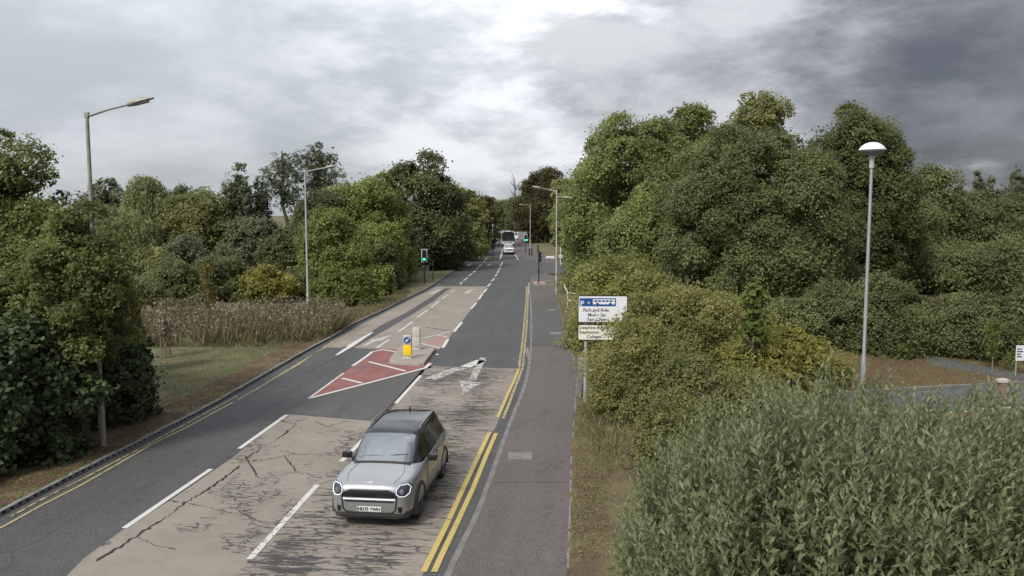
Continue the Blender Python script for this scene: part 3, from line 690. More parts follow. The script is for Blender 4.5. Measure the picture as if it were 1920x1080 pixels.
def trunk_bm(rng, h, r, C, nlimb=8, lean=(0, 0), low=.3):
    bm = bmesh.new(); pts = []; k = 7
    for i in range(k+1):
        t = i/k; pts.append(Vector((lean[0]*t*h + rng.normal()*.02*h*(0 < i), lean[1]*t*h + rng.normal()*.02*h*(0 < i), t*h)))
    tube(bm, pts, [r*(1.35 if i == 0 else 1)*(1-.78*i/k) for i in range(k+1)], 9)
    if len(C):
        for j in rng.choice(len(C), min(nlimb, len(C)), replace=False):
            c_ = Vector(C[j]); z = min(max(low*h, c_.z - .45*math.hypot(c_.x, c_.y) - .3), h*.9); t = z/h; i = min(int(t*k), k-1); s0 = pts[i].lerp(pts[i+1], t*k-i)
            if c_.z < s0.z - 1.: continue
            mid = s0.lerp(c_, .5) + Vector((rng.normal()*.15, rng.normal()*.15, .12*(c_-s0).length))
            r0 = r*(1-.75*t)*.5; tube(bm, [s0, mid, c_], [r0, r0*.6, r0*.2], 6)
    return bm
VEG = {}
def plant(name, label, cat, px, d, top, wpx, mat, group=None, leafs=None, zb=None, base=.10, depth=None, seed=None, style='round', bark_='bark', sprig=0, **kw):
    """one tree or shrub standing at horizontal distance d, in line with photo column px, its top at photo row top"""
    seed = seed if seed is not None else int(px*7 + d*131 + top) % 99991
    rng = NP(seed); Xc = AT(px, 540, d).x; zt = AT(px, top, d).z - base; w = wpx/F*d/2
    leafs = leafs or max(.09, min(.32, d*.0031)); ry = depth/2 if depth else w*.9
    zb = .12*zt if zb is None else (-.08*zt if 0 < zb <= .081 else zb*zt)
    root = empty(name, (Xc, d, base), 0, label, cat, group)
    th = zt*.8; tr = .018*zt + .05; ax = None; aspect = .72
    if style == 'round':
        P, Nn, sz, ti, C = crown(rng, w, ry, zb, zt, leafs, **kw)
    elif style == 'pine':
        aspect = .34; th = zt*.97; kw = {**dict(cov=1.5, lobe=.30, flat=.25, spread=.6, gap=.30, rough=.6, back=.8, top=1.4, skirt=0.), **kw}
        P, Nn, sz, ti, C = crown(rng, w, ry, zb, zt, leafs*1.1, **kw)
        Nn = unit(Nn + rng.normal(size=Nn.shape)*.8)
    elif style == 'poplar':
        aspect = .6; ns_ = max(4, int(w*2.2)); packs = []
        for q in range(ns_):
            a_ = rng.uniform(0, 6.28); rr_ = w*.62*math.sqrt(rng.uniform(0, 1)); hh = zt*(1. if q == 0 else rng.uniform(.74, .97)); ws = w*rng.uniform(.28, .42)
            pk = crown(rng, ws, ws, max(.2, hh*rng.uniform(.08, .4)), hh, leafs, cov=2.8, lobe=.42, lz=1.9, flat=1., egg=.55, top=.9, skirt=0., vs=1., rough=.2)
            packs.append([pk[0] + np.array([rr_*math.cos(a_), rr_*math.sin(a_), 0]), *pk[1:4], pk[4] + np.array([rr_*math.cos(a_), rr_*math.sin(a_), 0])])
        P, Nn, sz, ti, C = (np.concatenate([k[i] for k in packs]) for i in range(5))
    elif style == 'weep':
        P0, N0, s0, t0, C = crown(rng, w*.9, ry*.9, zb, zt, leafs, **{**dict(cov=1.0, lobe=.3), **kw})
        ns = int(260*max(w, 1)); th_ = rng.uniform(0, 6.28, ns); rr = np.sqrt(rng.uniform(.1, 1, ns)); zc = zb + (zt-zb)*(.35 + .63*np.sqrt(np.maximum(0, 1-rr*rr)))*rng.uniform(.82, 1, ns)
        ln = rng.uniform(.15, .42, ns)*(zt-zb); m_ = 12; kk = np.repeat(np.arange(ns), m_); f = np.tile(np.linspace(0, 1, m_), ns)
        P = np.stack([w*rr[kk]*np.cos(th_[kk])*(1+.06*f), ry*rr[kk]*np.sin(th_[kk])*(1+.06*f), zc[kk]-ln[kk]*f], 1) + rng.normal(size=(ns*m_, 3))*.09
        Nn = unit(rng.normal(size=P.shape)*np.array([1, 1, .3])); ax = np.concatenate([rng.normal(size=P0.shape)*.5 + np.array([0, 0, -1.]), rng.normal(size=P.shape)*.3 + np.array([0, 0, -1.])])
        ti = np.concatenate([t0, np.repeat(rng.uniform(0, 1, ns), m_)*.6 + .4*rng.uniform(size=len(P))]); sz = np.concatenate([s0, leafs*1.3*rng.uniform(.6, 1.3, len(P))]); P = np.concatenate([P0, P]); Nn = np.concatenate([N0, Nn]); aspect = .42
    if sprig:                            # upright shoots standing out of a loose hedge
        cs = C[rng.choice(len(C), sprig)]; m_ = 16; kk = np.repeat(np.arange(sprig), m_); f = np.tile(np.linspace(0, 1, m_), sprig)
        cs = cs*np.array([1.12, 1.12, 1.]) + rng.normal(size=cs.shape)*.25*w*np.array([1, 1, .3]); cs[:, 2] = np.maximum(cs[:, 2], zt*.35)
        sd = unit(rng.normal(size=(sprig, 3))*.35 + np.array([0, 0, 1.])); sl = rng.uniform(.5, 1.15, sprig)
        Ps = cs[kk] + sd[kk]*(sl[kk]*f)[:, None] + rng.normal(size=(len(kk), 3))*.045
        P = np.concatenate([P, Ps]); Nn = np.concatenate([Nn, unit(rng.normal(size=Ps.shape) + np.array([0, -.3, .5]))]); sz = np.concatenate([sz, leafs*(1.15-.5*f)]); ti = np.concatenate([ti, .35 + .5*rng.uniform(size=len(Ps))])
    P[:, 2] = np.maximum(P[:, 2], .03)
    nlimb = 14 if style == 'pine' else 8
    trunk = build('trunk' if cat == 'tree' else 'stem', trunk_bm(rng, th, tr, C, nlimb), MT[bark_], root)
    link('crown' if cat == 'tree' else 'foliage', leaf_mesh('crown', P, Nn, sz, ti, LEAF[mat], rng, aspect, ax), None, root)
    return root

TL, TR, SL, SR = 'trees along the left of the road', 'trees right of the road', 'shrubs left of the road', 'shrubs right of the footway'
def T(*a, **k): return plant(a[0], a[1], 'tree', *a[2:], **k)
def B(*a, **k):
    if k.get('zb', 1) == 0.: k['zb'] = -.30
    return plant(a[0], a[1], 'shrub', *a[2:], **k)

# ---- near left corner
T('ash_tree', 'tall loose leafy tree at the left edge, spiky top left of the nearest lamp', 28, 23.5, 240, 290, 'ash', TL, leafs=.095, zb=.25, lobe=.20, cov=2.4, rough=.9, depth=3.4, egg=.2)
T('ash_tree', 'lower leafy tree hiding the middle of the nearest lamp column', 146, 21.2, 362, 235, 'ash', TL, leafs=.088, zb=.22, lobe=.21, cov=2.6, depth=3.0, rough=.8)
T('ash_tree', 'leafy low-boughed tree between the spiky tree and the nearest lamp', 80, 22.8, 400, 310, 'ash', TL, leafs=.09, zb=.10, lobe=.22, depth=3., rough=.7)
T('ash_tree', 'leafy tree beyond the left frame edge, only its side showing', -130, 24, 265, 230, 'ash', TL, leafs=.13, zb=.2, lobe=.3, cov=1.8)
B('laurel_bush', 'big dark glossy laurel on bare soil left of the nearest lamp column', 30, 20.4, 560, 265, 'laurel', SL, leafs=.15, zb=0., lobe=.32, cov=3.6, depth=2.6)
B('laurel_bush', 'dark rounded laurel bulging over the mown grass behind the nearest lamp column', 198, 24.2, 565, 150, 'laurel', SL, leafs=.15, zb=0., lobe=.34, cov=3.6, depth=2.6)
B('laurel_bush', 'dark laurel in the gap behind the foot of the nearest lamp column', 120, 23.6, 580, 190, 'laurel', SL, leafs=.15, zb=0., lobe=.32, cov=3.6)
B('laurel_bush', 'dark laurel at the very left edge, low over the bare soil', -80, 18.9, 560, 220, 'laurel', SL, leafs=.14, zb=0., lobe=.34, cov=3.4)
B('yellow_shrub', 'yellow-leaved shrub poking out right of the leafy tree round the nearest lamp', 232, 31, 520, 64, 'yellow', SL, leafs=.12, zb=.15)

# ---- far left, behind the weeds
T('spruce_tree', 'dark conifer top rising just right of the nearest lamp column', 207, 88, 333, 92, 'pine', TL, zb=.25, cov=2., gap=.05)
T('birch_tree', 'weeping birch with a feathery rounded top left of the poplars', 282, 76, 322, 100, 'weep', TL, style='weep', zb=.25)
T('birch_tree', 'lower weeping tree in front of the dark conifer top', 232, 70, 384, 150, 'weep', TL, style='weep', zb=.15)
T('field_tree', 'dark top just showing over the olive tree left of the poplars', 338, 92, 347, 90, 'maple', TL, zb=.2)
T('field_tree', 'broad olive tree left of the poplars', 376, 74, 352, 150, 'olive', TL, zb=.1)
T('poplar_tree', 'taller dark poplar with upright shoots, left one of the pair', 440, 75, 308, 92, 'poplar', TL, style='poplar', zb=.1)
T('poplar_tree', 'shorter dark poplar with upright shoots, right one of the pair', 480, 76, 322, 84, 'poplar', TL, style='poplar', zb=.1)
T('poplar_tree', 'dark spreading tree at the foot of the poplars', 478, 71, 405, 125, 'poplar', TL, zb=.1)
T('pine_tree', 'open scots pine with bare trunk, left one of the two pines', 541, 82, 276, 84, 'pine', TL, style='pine', zb=.44)
T('pine_tree', 'denser flat-topped scots pine behind the second lamp arm', 607, 84, 262, 92, 'pine', TL, style='pine', zb=.52, gap=.15, cov=2.)
T('field_tree', 'low green tree under the left scots pine', 540, 68, 425, 110, 'wood', TL, zb=.1)
T('field_tree', 'bushy dark green tree behind the second lamp column', 612, 72, 350, 130, 'maple', TL, zb=.1)
T('field_tree', 'green tree just right of the second lamp column', 628, 62, 395, 130, 'green', TL, zb=.1)
T('lime_tree', 'large light green rounded tree between the second lamp and the dark maple', 690, 75, 318, 190, 'green', TL, zb=.08, lobe=.26)
T('lime_tree', 'green tree filling the roadside below the large light green tree', 700, 70, 415, 120, 'green', TL, zb=.08)
T('maple_tree', 'tall dark maple with a knobbly top, highest left of the carriageway', 792, 90, 286, 172, 'maple', TL, zb=.08, lobe=.28, rough=.45)
T('roadside_tree', 'dark tree right below the tall maple, over the guard rail', 838, 97, 400, 110, 'maple', TL, zb=.05)
T('roadside_tree', 'lighter green tree right of the tall maple', 868, 108, 345, 90, 'olive', TL, zb=.05)
T('roadside_tree', 'turning brownish tree further along the left kerb', 896, 128, 352, 72, 'rusty', TL, zb=.05)
T('roadside_tree', 'small green tree beside the median signals, left kerb', 880, 122, 412, 80, 'green', TL, zb=.03)
T('roadside_tree', 'narrow tree at the far left of the road gap', 921, 165, 368, 52, 'wood', TL, zb=.03)
T('distant_tree', 'rounded yellowish tree closing the road at its far end', 948, 275, 370, 70, 'olive', TL, zb=.03)
T('distant_tree', 'dark tree at the far end of the road, left of the bus', 925, 300, 376, 60, 'maple', TL, zb=.03)
T('distant_tree', 'green tree at the far end of the road, right of the bus', 978, 262, 362, 76, 'wood', TL, zb=.03)
for args in (('rounded shrub at the far left of the dry weeds', 262, 50, 520, 110, 'wood'), ('grey green shrub behind the staked sapling', 328, 55, 488, 130, 'wood'), ('dark shrub behind the yellow sapling', 415, 58, 478, 130, 'maple'), ('yellow-green shrub between the yellow sapling and the second lamp', 503, 57, 492, 110, 'yellow'),
             ('dark shrub at the foot of the second lamp column', 560, 60, 500, 100, 'wood'), ('bright green bramble mound right of the second lamp column', 645, 55.5, 494, 135, 'bright'), ('green shrub leaning over the kerb before the guard rail', 700, 62, 488, 90, 'green'), ('low dark ivy-clad shrub beside the green left signal', 716, 67, 452, 76, 'maple'),
             ('dark hedge behind the left signal head', 812, 92, 452, 110, 'maple'), ('dark hedge shrub further along the left kerb', 866, 112, 448, 70, 'wood'), ('low shrub beside the kerb opposite the median signals', 893, 140, 440, 50, 'maple'), ('deep green low shrub behind the broad olive tree row', 350, 64, 440, 120, 'poplar'), ('leafy low shrub between birch and sapling', 290, 62, 455, 120, 'olive'), ('upright little shrub at the kerb end of the dry weeds', 686, 54, 562, 34, 'poplar')):
    B('roadside_shrub', args[0], *args[1:], SL, zb=0.)

# ---- right of the road
T('sycamore_tree', 'sycamore with a domed top nearest the road on the right', 1180, 64, 190, 250, 'sycamore', TR, zb=.08, lobe=.25, cov=3.6, rough=.4)
T('sycamore_tree', 'sycamore flank leaning toward the right-hand lamp column', 1124, 68, 256, 136, 'sycamore', TR, zb=.05, lobe=.28, rough=.45)
T('sycamore_tree', 'lower sycamore skirt over the side road', 1112, 67.5, 368, 110, 'sycamore', TR, zb=.08, lobe=.28)
T('sycamore_tree', 'sycamore behind, between the two biggest right-hand crowns', 1300, 66, 190, 230, 'sycamore', TR, zb=.08, lobe=.25, rough=.4)
T('sycamore_tree', 'tallest tree top on the right, with sky showing through its crown', 1408, 68, 154, 150, 'olive', TR, zb=.45, lobe=.28, cov=1.5, rough=.5, gap=.1)
T('sycamore_tree', 'biggest sycamore, layered crown down to the shrubs left of the dome lamp', 1412, 49, 222, 380, 'sycamore2', TR, zb=.03, lobe=.20, cov=3.8, rough=.35, flat=.3, depth=9)
T('sycamore_tree', 'lower bough-like sycamore crown above the hawthorn hedge', 1215, 56, 335, 190, 'sycamore', TR, zb=.05, lobe=.28)
T('oak_tree', 'darkest tree, oak with lobed top right behind the dome lamp', 1600, 58, 184, 220, 'oak', TR, zb=.05, lobe=.24, rough=.5, cov=3.6)
T('oak_tree', 'dark oak flank just right of the dome lamp column', 1640, 60, 265, 150, 'oak', TR, zb=.05, lobe=.28, rough=.4)
T('turning_tree', 'brownish tree right of the far end of the road', 1022, 172, 306, 95, 'rusty', TR, zb=.05)
T('turning_tree', 'olive tree behind the right-hand lamp column', 1062, 118, 322, 70, 'olive', TR, zb=.05)
T('turning_tree', 'narrow brownish tree beside the road gap, right side', 990, 172, 338, 56, 'rusty', TR, zb=.05)
T('turning_tree', 'low green tree behind the far right signals', 1018, 176, 385, 90, 'wood', TR, zb=.03)
T('turning_tree', 'low tree behind the white arrow board', 1082, 104, 400, 70, 'green', TR, zb=.03)
T('woodland_tree', 'olive woodland tree right of the dark oak', 1735, 72, 305, 140, 'wood', TR, zb=.05, rough=.4)
T('woodland_tree', 'woodland tree with a flat top right of the light gap in the sky', 1805, 78, 350, 150, 'wood', TR, zb=.05)
T('woodland_tree', 'woodland tree between the dark oak and the light sky gap', 1690, 66, 345, 130, 'wood', TR, zb=.05)
T('poplar_tree', 'distant bluish poplar clump under the light sky gap', 1826, 150, 318, 40, 'poplar', TR, style='poplar', zb=.1)
T('poplar_tree', 'distant dark poplar right of the bluish clump', 1852, 140, 328, 34, 'pine', TR, style='poplar', zb=.1)
T('poplar_tree', 'distant row-end poplar near the right edge', 1897, 132, 310, 60, 'poplar', TR, style='poplar', zb=.1)
T('woodland_tree', 'dark woodland tree at the right edge below the poplars', 1880, 76, 362, 130, 'wood', TR, zb=.05)
T('woodland_tree', 'dark green tree cut by the right edge', 1930, 64, 400, 130, 'oak', TR, zb=.05)
T('woodland_tree', 'mid woodland tree above the bright clearing', 1750, 64, 440, 190, 'sycamore2', TR, zb=.08)
T('woodland_tree', 'woodland tree above the hedge right of the clearing', 1850, 58, 445, 190, 'sycamore2', TR, zb=.05)
T('woodland_tree', 'woodland tree beyond the right frame edge', 2010, 66, 340, 150, 'wood', TR, zb=.05)
for args in (('rounded drooping shrub behind the dome lamp column', 1665, 36.2, 505, 180, 'wood', 1.), ('dark shrub between the biggest sycamore and the dome lamp', 1570, 38, 525, 180, 'sycamore2', 1.), ('broad dark hedge shrub right of the path up the bank', 1840, 35.4, 538, 190, 'wood', 1.), ('dark hedge shrub at the right edge behind the white notice', 1935, 35, 535, 160, 'wood', 1.),
             ('bright little bush on the bank just left of the path', 1698, 34.4, 640, 40, 'bright', 1.), ('dark low shrub under the biggest sycamore', 1490, 36.5, 560, 150, 'sycamore2', 1.)):
    B('bank_shrub', args[0], *args[1:6], SR, zb=0.)
HB = dict(zb=0., rough=.7, sprig=150)
B('hawthorn_bush', 'tall olive hawthorn with a rounded top behind the park sign', 1172, 37, 452, 230, 'hawgreen', SR, leafs=.12, lobe=.26, cov=3.2, **HB)
B('hawthorn_bush', 'brown-tinged hawthorn covering the right half of the park sign', 1196, 24.5, 566, 196, 'haw', SR, leafs=.075, lobe=.30, cov=1.7, depth=2.2, **HB)
B('hawthorn_bush', 'broad brown-olive hawthorn right behind the park sign', 1270, 30, 520, 300, 'haw', SR, leafs=.095, lobe=.24, cov=3.2, **HB)
B('bramble_bush', 'bramble mound at the foot of the park sign', 1192, 23.8, 670, 130, 'bramble', SR, leafs=.075, lobe=.30, cov=1.8, **HB)
B('bramble_bush', 'bramble mound in the middle of the hedge, above the sallow', 1300, 23.2, 655, 200, 'bramble', SR, leafs=.08, lobe=.28, cov=2., **HB)
B('yellow_shrub', 'shrub with yellowing leaves left of the dome lamp foot', 1450, 27.5, 604, 240, 'yellow', SR, leafs=.11, lobe=.26, cov=2., **HB)
B('hawthorn_bush', 'green hawthorn under the biggest sycamore', 1375, 33, 530, 190, 'hawgreen', SR, leafs=.11, lobe=.28, cov=2., **HB)
B('leafy_shoot', 'upright leafy green shoot standing over the hedge under the biggest sycamore', 1411, 26.5, 508, 52, 'bright', SR, leafs=.13, lobe=.3, cov=1.6, zb=.3, rough=.5)
B('bramble_bush', 'low bramble between yellowing shrub and sallow', 1410, 23, 700, 220, 'bramble', SR, leafs=.08, lobe=.28, cov=1.9, **HB)
B('bramble_bush', 'low green bramble right at the sallow left flank', 1255, 19, 740, 150, 'bramble', SR, leafs=.075, lobe=.28, cov=1.9, **HB)
B('hawthorn_bush', 'olive hawthorn right of the handrail', 1118, 44, 500, 80, 'hawgreen', SR, leafs=.13, lobe=.3, **HB)
B('bank_shrub', 'dry brownish low shrub right of the yellowing shrub', 1560, 28.6, 665, 80, 'haw', SR, leafs=.09, **HB)

# ---- saplings
def sapling(name, label, px, py, top, wpx, mat, crown_from, n, leafs, stakes=0):
    g = G(px, py, KH); d = g.y; h = AT(px, top, d).z - KH; rng = NP(int(px)); w = wpx/F*d/2
    root = empty(name, g, 0, label, 'sapling')
    bm = bmesh.new(); tube(bm, [(0, 0, 0), (.02*h, 0, h*.5), (0, 0, h)], [.03, .022, .006], 6); tw = []
    for i in range(26):
        z = h*(crown_from + (1-crown_from)*rng.uniform(0, .95)); a = rng.uniform(0, 6.28); l = w*rng.uniform(.5, 1)*(1.1-z/h*.6); e = Vector((math.cos(a)*l, math.sin(a)*l, z + l*.6)); tube(bm, [(0, 0, z), e], [.012, .004], 4); tw.append(e)
    build('trunk', bm, MT['palebark'], root)
    tw = np.array([tuple(t) for t in tw]); i = rng.randint(0, len(tw), n); f = rng.uniform(.2, 1.05, n)[:, None]
    P = tw[i]*np.concatenate([f, f, np.ones((n, 1))], 1) + rng.normal(size=(n, 3))*.09
    link('crown', leaf_mesh('crown', P, unit(rng.normal(size=(n, 3)) + np.array([0, -.4, .6])), leafs*rng.uniform(.6, 1.3, n), rng.uniform(size=n), LEAF[mat], rng), None, root)
    return root, g
sapling('young_tree', 'thin sapling with yellow and orange leaves standing in the dry weeds', 390, 640, 500, 44, 'orange', .45, 420, .15)
sapling('young_tree', 'taller pale sapling on the bank before the dark hedge, left of the notice', 1860, 692, 606, 44, 'bright', .15, 620, .12)
sapling('young_tree', 'bushy pale seedling low on the bank between sapling and white notice', 1893, 694, 668, 40, 'bright', .1, 320, .1)
_, g0 = sapling('young_tree', 'nearly bare brown sapling between three wooden stakes on the mown grass', 311, 671, 600, 46, 'weed', .45, 420, .12)
for dx, dy, what in ((-.16, -.05, 'left wooden stake of the bare sapling'), (.02, -.15, 'middle wooden stake of the bare sapling'), (.17, .05, 'right wooden stake of the bare sapling')):
    bm = bmesh.new(); tube(bm, [(0, 0, -.02), (0, 0, 1.15)], .03, 8); tube(bm, [(0, 0, 1.15), (0, 0, 1.17)], [.03, .018], 8)
    prop(build('wooden_stake', bm, MT['wood'], loc=(g0.x+dx, g0.y+dy, KH)), what, 'stake', 'stakes round the bare sapling')
# bare dead tree over the road end
g1 = AT(965, 440, 230); bm = bmesh.new(); rr = NP(3); h = 16.5; tube(bm, [(0, 0, 0), (.2, 0, h*.6), (0, 0, h)], [.3, .2, .05], 7)
for i in range(16):
    z = h*rr.uniform(.6, .97); a = rr.uniform(0, 6.28); l = rr.uniform(.8, 2.2); tube(bm, [(0.05, 0, z), (math.cos(a)*l*.6, math.sin(a)*l*.6, z+l*.6), (math.cos(a)*l, math.sin(a)*l, z+l*1.2)], [.09, .06, .025], 5)
prop(build('dead_tree', bm, MT['bark'], loc=(g1.x, 230, 0)), 'bare leafless tree sticking up at the right of the road gap', 'tree')

# ---- the sallow in front: upright shoots of grey-green leaves on a domed bush
def sallow(name, label, cx, cy, rx, ry, ztop, zside, nshoot, seed):
    rng = NP(seed); root = empty(name, (cx, cy, KH), 0, label, 'shrub', 'sallow bushes by the camera')
    n = nshoot; a = rng.uniform(0, 6.28, n); r = np.sqrt(rng.uniform(0, 1, n)); bx_, by_ = r*np.cos(a)*rx, r*np.sin(a)*ry
    dome = zside + (ztop-zside)*np.sqrt(np.maximum(0, 1-r**2.2))
    und = .34*np.sin(bx_*2.3+seed)*np.cos(by_*2.1) + .12*np.sin(bx_*5.1+1.3)*np.cos(by_*4.4)
    lay = rng.uniform(0, 1, n)**1.6*1.15
    tip = np.stack([bx_*(1+.05*lay), by_, dome + und*.8 - lay - KH + rng.normal(size=n)*.13 + (rng.uniform(size=n) < .05)*rng.uniform(.1, .4, n)], 1)
    low = rng.uniform(size=n) < .30
    zz_ = rng.uniform(1.2, 1., n)
    tip[low, 0] = np.cos(a[low])*rx*rng.uniform(.93, 1.08, low.sum()); tip[low, 1] = np.sin(a[low])*ry*rng.uniform(.93, 1.08, low.sum()); tip[low, 2] = zside*rng.uniform(.25, 1.05, low.sum())
    out = np.stack([tip[:, 0]/rx, tip[:, 1]/ry, np.zeros(n)], 1)
    dirv = unit(out*rng.uniform(.1, .55, n)[:, None] + np.array([0, 0, 1.]) + rng.normal(size=(n, 3))*.16)
    ln = rng.uniform(.45, .85, n); m = 18; k = np.repeat(np.arange(n), m); f = np.tile(np.linspace(.05, 1, m), n)
    bend = rng.normal(size=(n, 3))*.06
    P = tip[k] - dirv[k]*(ln[k]*(1-f))[:, None] + bend[k]*(1-f)[:, None]**2
    phi = np.tile(np.arange(m)*2.4, n) + np.repeat(rng.uniform(0, 6.28, n), m)
    u = unit(np.cross(dirv, np.tile([[1., .2, 0]], (n, 1)))); v = np.cross(dirv, u)
    side = u[k]*np.cos(phi)[:, None] + v[k]*np.sin(phi)[:, None]
    up = (.55 + 1.1*f)[:, None]; axis = unit(side + dirv[k]*up + rng.normal(size=P.shape)*.18)
    ls = (.104 - .05*f**4)*rng.uniform(.6, 1.3, len(f))
    nrm = unit(dirv[k]*1. - side*up*.8 + rng.normal(size=P.shape)*.3)
    nrm = unit(nrm - axis*np.sum(nrm*axis, 1, keepdims=True))
    Pc = P + axis*ls[:, None]*.5
    ti = np.repeat(rng.uniform(0, 1, n), m)*.55 + .2*f + .25*rng.uniform(size=len(f))
    ne = n*10; ii = rng.randint(0, n, ne); Pe = tip[ii]*np.array([.9, .9, 1]) - np.array([0, 0, 1.])*rng.uniform(.4, 1.3, ne)[:, None] + rng.normal(size=(ne, 3))*.12
    Pc = np.concatenate([Pc, Pe]); nrm = np.concatenate([nrm, unit(rng.normal(size=(ne, 3)))]); axis = np.concatenate([axis, rng.normal(size=(ne, 3))]); ls = np.concatenate([ls, rng.uniform(.09, .14, ne)]); ti = np.concatenate([ti, rng.uniform(0, .7, ne)])
    keep = Pc[:, 2] > .05
    link('foliage', leaf_mesh('foliage', Pc[keep], nrm[keep], ls[keep]*1.05, ti[keep], LEAF['willow'], rng, .34, axis[keep]), None, root)
    bm = bmesh.new()
    for j in rng.choice(n, 60, replace=False):
        e = Vector(tip[j]) - Vector(dirv[j])*ln[j]; b = Vector((e.x*.25, e.y*.25, 0)); tube(bm, [b, b.lerp(e, .5) + Vector((e.x*.12, e.y*.12, .2)), e, Vector(tip[j])], [.03, .018, .009, .003], 5)
    build('stem', bm, MT['bark'], root)
sallow('sallow_bush', 'broad grey-green sallow bush filling the near right corner', 3.95, 8.35, 2.70, 2.35, 4.46, 3.15, 3000, 11)
sallow('sallow_bush', 'second grey-green sallow behind it at the right edge, before the car park lane', 5.6, 10.2, 2.6, 2.0, 4.05, 2.6, 1500, 12)
sallow('sallow_bush', 'lower front left sallow bush beside the bare verge', 2.25, 9.1, 1.1, 1.5, 3.7, 1.8, 900, 14)

# ---- what nobody could count: dry weeds, grass, litter
def blades(name, pts, h, w, mat, seed, lean=.35, per=1, kind='stuff'):
    rng = NP(seed); n = len(pts)
    hh = h*rng.uniform(.45, 1.15, n); ax = unit(np.array([0, 0, 1.]) + rng.normal(size=(n, 3))*lean)
    ax[:, 2] = np.abs(ax[:, 2]); nn = unit(rng.normal(size=(n, 3))*np.array([1, 1, .2]) + np.array([0, -.6, 0]))
    P = pts + ax*hh[:, None]*.5
    nn = unit(nn - ax*np.sum(nn*ax, 1, keepdims=True))
    me = leaf_mesh(name, P, nn, hh, rng.uniform(size=n), LEAF[mat], rng, w, ax)
    return prop(link(name, me), kind=kind)
def scatter(poly, n, seed, z=KH):
    rng = NP(seed); V_ = np.array([[g.x, g.y] for g in (G(x, y, z) for x, y in poly)]); lo, hi = V_.min(0), V_.max(0); out = []
    while sum(map(len, out)) < n:
        q = rng.uniform(lo, hi, (n, 2)); c_ = np.zeros(n, bool); j = len(V_)-1
        for i in range(len(V_)):
            a, b = V_[i], V_[j]
            if abs(a[1]-b[1]) > 1e-9:
                t = ((a[1] > q[:, 1]) != (b[1] > q[:, 1])) & (q[:, 0] < (b[0]-a[0])*(q[:, 1]-a[1])/(b[1]-a[1]) + a[0]); c_ ^= t
            j = i
        out.append(q[c_])
    q = np.concatenate(out)[:n]; return np.concatenate([q, np.full((n, 1), z)], 1)
WP = [(240, 652), (330, 652), (460, 650), (560, 645), (612, 632), (640, 618), (660, 604), (640, 596), (560, 600), (400, 600), (250, 604)]
a = scatter(WP, 16000, 1)
pn = np.sin(a[:, 0]*.9+.4)*np.cos(a[:, 1]*.8) + .6*np.sin(a[:, 0]*2.7+a[:, 1]*1.9)
a = a[NP(3).uniform(size=len(a)) < np.clip(.50+.45*pn, .08, 1)]
b_ = blades('dry_weeds', a, 1.1, .045, 'weed', 2, .30)
blades('dry_weeds', a[::3] + np.array([.05, .03, 0]), .8, .09, 'bramble', 4, .35)
# seed heads and side leaves on the weeds, part of the same uncountable stand
rng = NP(8); q = a[rng.randint(0, len(a), 9000)]; q = q + np.stack([rng.normal(size=9000)*.08, rng.normal(size=9000)*.08, rng.uniform(.4, 1.45, 9000)], 1)
prop(link('weed_heads', leaf_mesh('weed_heads', q, unit(rng.normal(size=(9000, 3))), .16*rng.uniform(.5, 1.3, 9000), rng.uniform(size=9000), LEAF['weed'], rng, .5, rng.normal(size=(9000, 3))+np.array([0, 0, 1.2]))), kind='stuff')
blades('grass_tufts', scatter([(240, 650), (560, 645), (600, 640), (660, 604), (760, 560), (770, 545), (690, 570), (610, 600), (560, 655), (460, 655)], 7000, 5), .32, .08, 'grass', 6, .4)
blades('mown_grass', scatter([(255, 760), (270, 680), (300, 655), (560, 655), (600, 640), (520, 690), (430, 735), (300, 800)], 26000, 7), .075, .16, 'grass', 8, .6)
blades('verge_grass', scatter([(1072, 1047), (1078, 860), (1082, 740), (1076, 670), (1062, 625), (1050, 575), (1075, 560), (1110, 640), (1130, 760), (1150, 880), (1140, 1047)], 9000, 9), .10, .12, 'grass', 10, .6)
blades('bank_grass', scatter([(1560, 735), (1655, 733), (1890, 718), (1920, 716), (1920, 690), (1740, 668), (1560, 680)], 7000, 11), .13, .10, 'grass', 12, .6)
blades('bush_foot_grass', scatter([(1085, 800), (1090, 760), (1180, 700), (1240, 760), (1190, 860), (1140, 900)], 3500, 13), .3, .08, 'grass', 14, .5)
fe = along([Vector((v.x, v.y, KH)) for v in FW[:-6]], .035); fe = np.array([(v.x, v.y, KH) for v, h in fe if 9 < v.y < 60]); rng = NP(31)
fe = fe + np.stack([np.abs(rng.normal(size=len(fe)))*.10 - .02 + .05*np.sin(fe[:, 1]*1.7), rng.normal(size=len(fe))*.05, np.zeros(len(fe))], 1)
blades('edge_grass', fe[rng.uniform(size=len(fe)) < .5 + .5*np.sin(fe[:, 1]*.9)], .12, .12, 'grass', 32, .6)
le = along([Vector((v.x, v.y, KH)) for v in LK if v.y < 70], .03); le = np.array([(v.x, v.y, KH) for v, h in le if v.y > 12]); le = le - np.stack([np.abs(rng.normal(size=len(le)))*.25, rng.normal(size=len(le))*.05, np.zeros(len(le))], 1)
blades('edge_grass', le[rng.uniform(size=len(le)) < .45 + .5*np.sin(le[:, 1]*.7)], .11, .12, 'grass', 33, .6)
rng = NP(21); a = np.concatenate([scatter([(1000, 1047), (1066, 1047), (1074, 800), (1078, 740), (1050, 740)], 110, 24, KH+.002), scatter([(0, 955), (0, 900), (180, 830), (300, 790), (420, 735), (450, 728), (250, 830)], 1500, 22, KH+.01), scatter([(1072, 1047), (1080, 760), (1130, 760), (1145, 1047)], 1500, 23, KH+.006)]) + np.array([0, 0, .006])
prop(link('leaf_litter', leaf_mesh('leaf_litter', a, unit(rng.normal(size=a.shape)*.2 + np.array([0, 0, 1.])), rng.uniform(.03, .09, len(a)), rng.uniform(size=len(a)), LEAF['haw'], rng, .6)), kind='stuff')

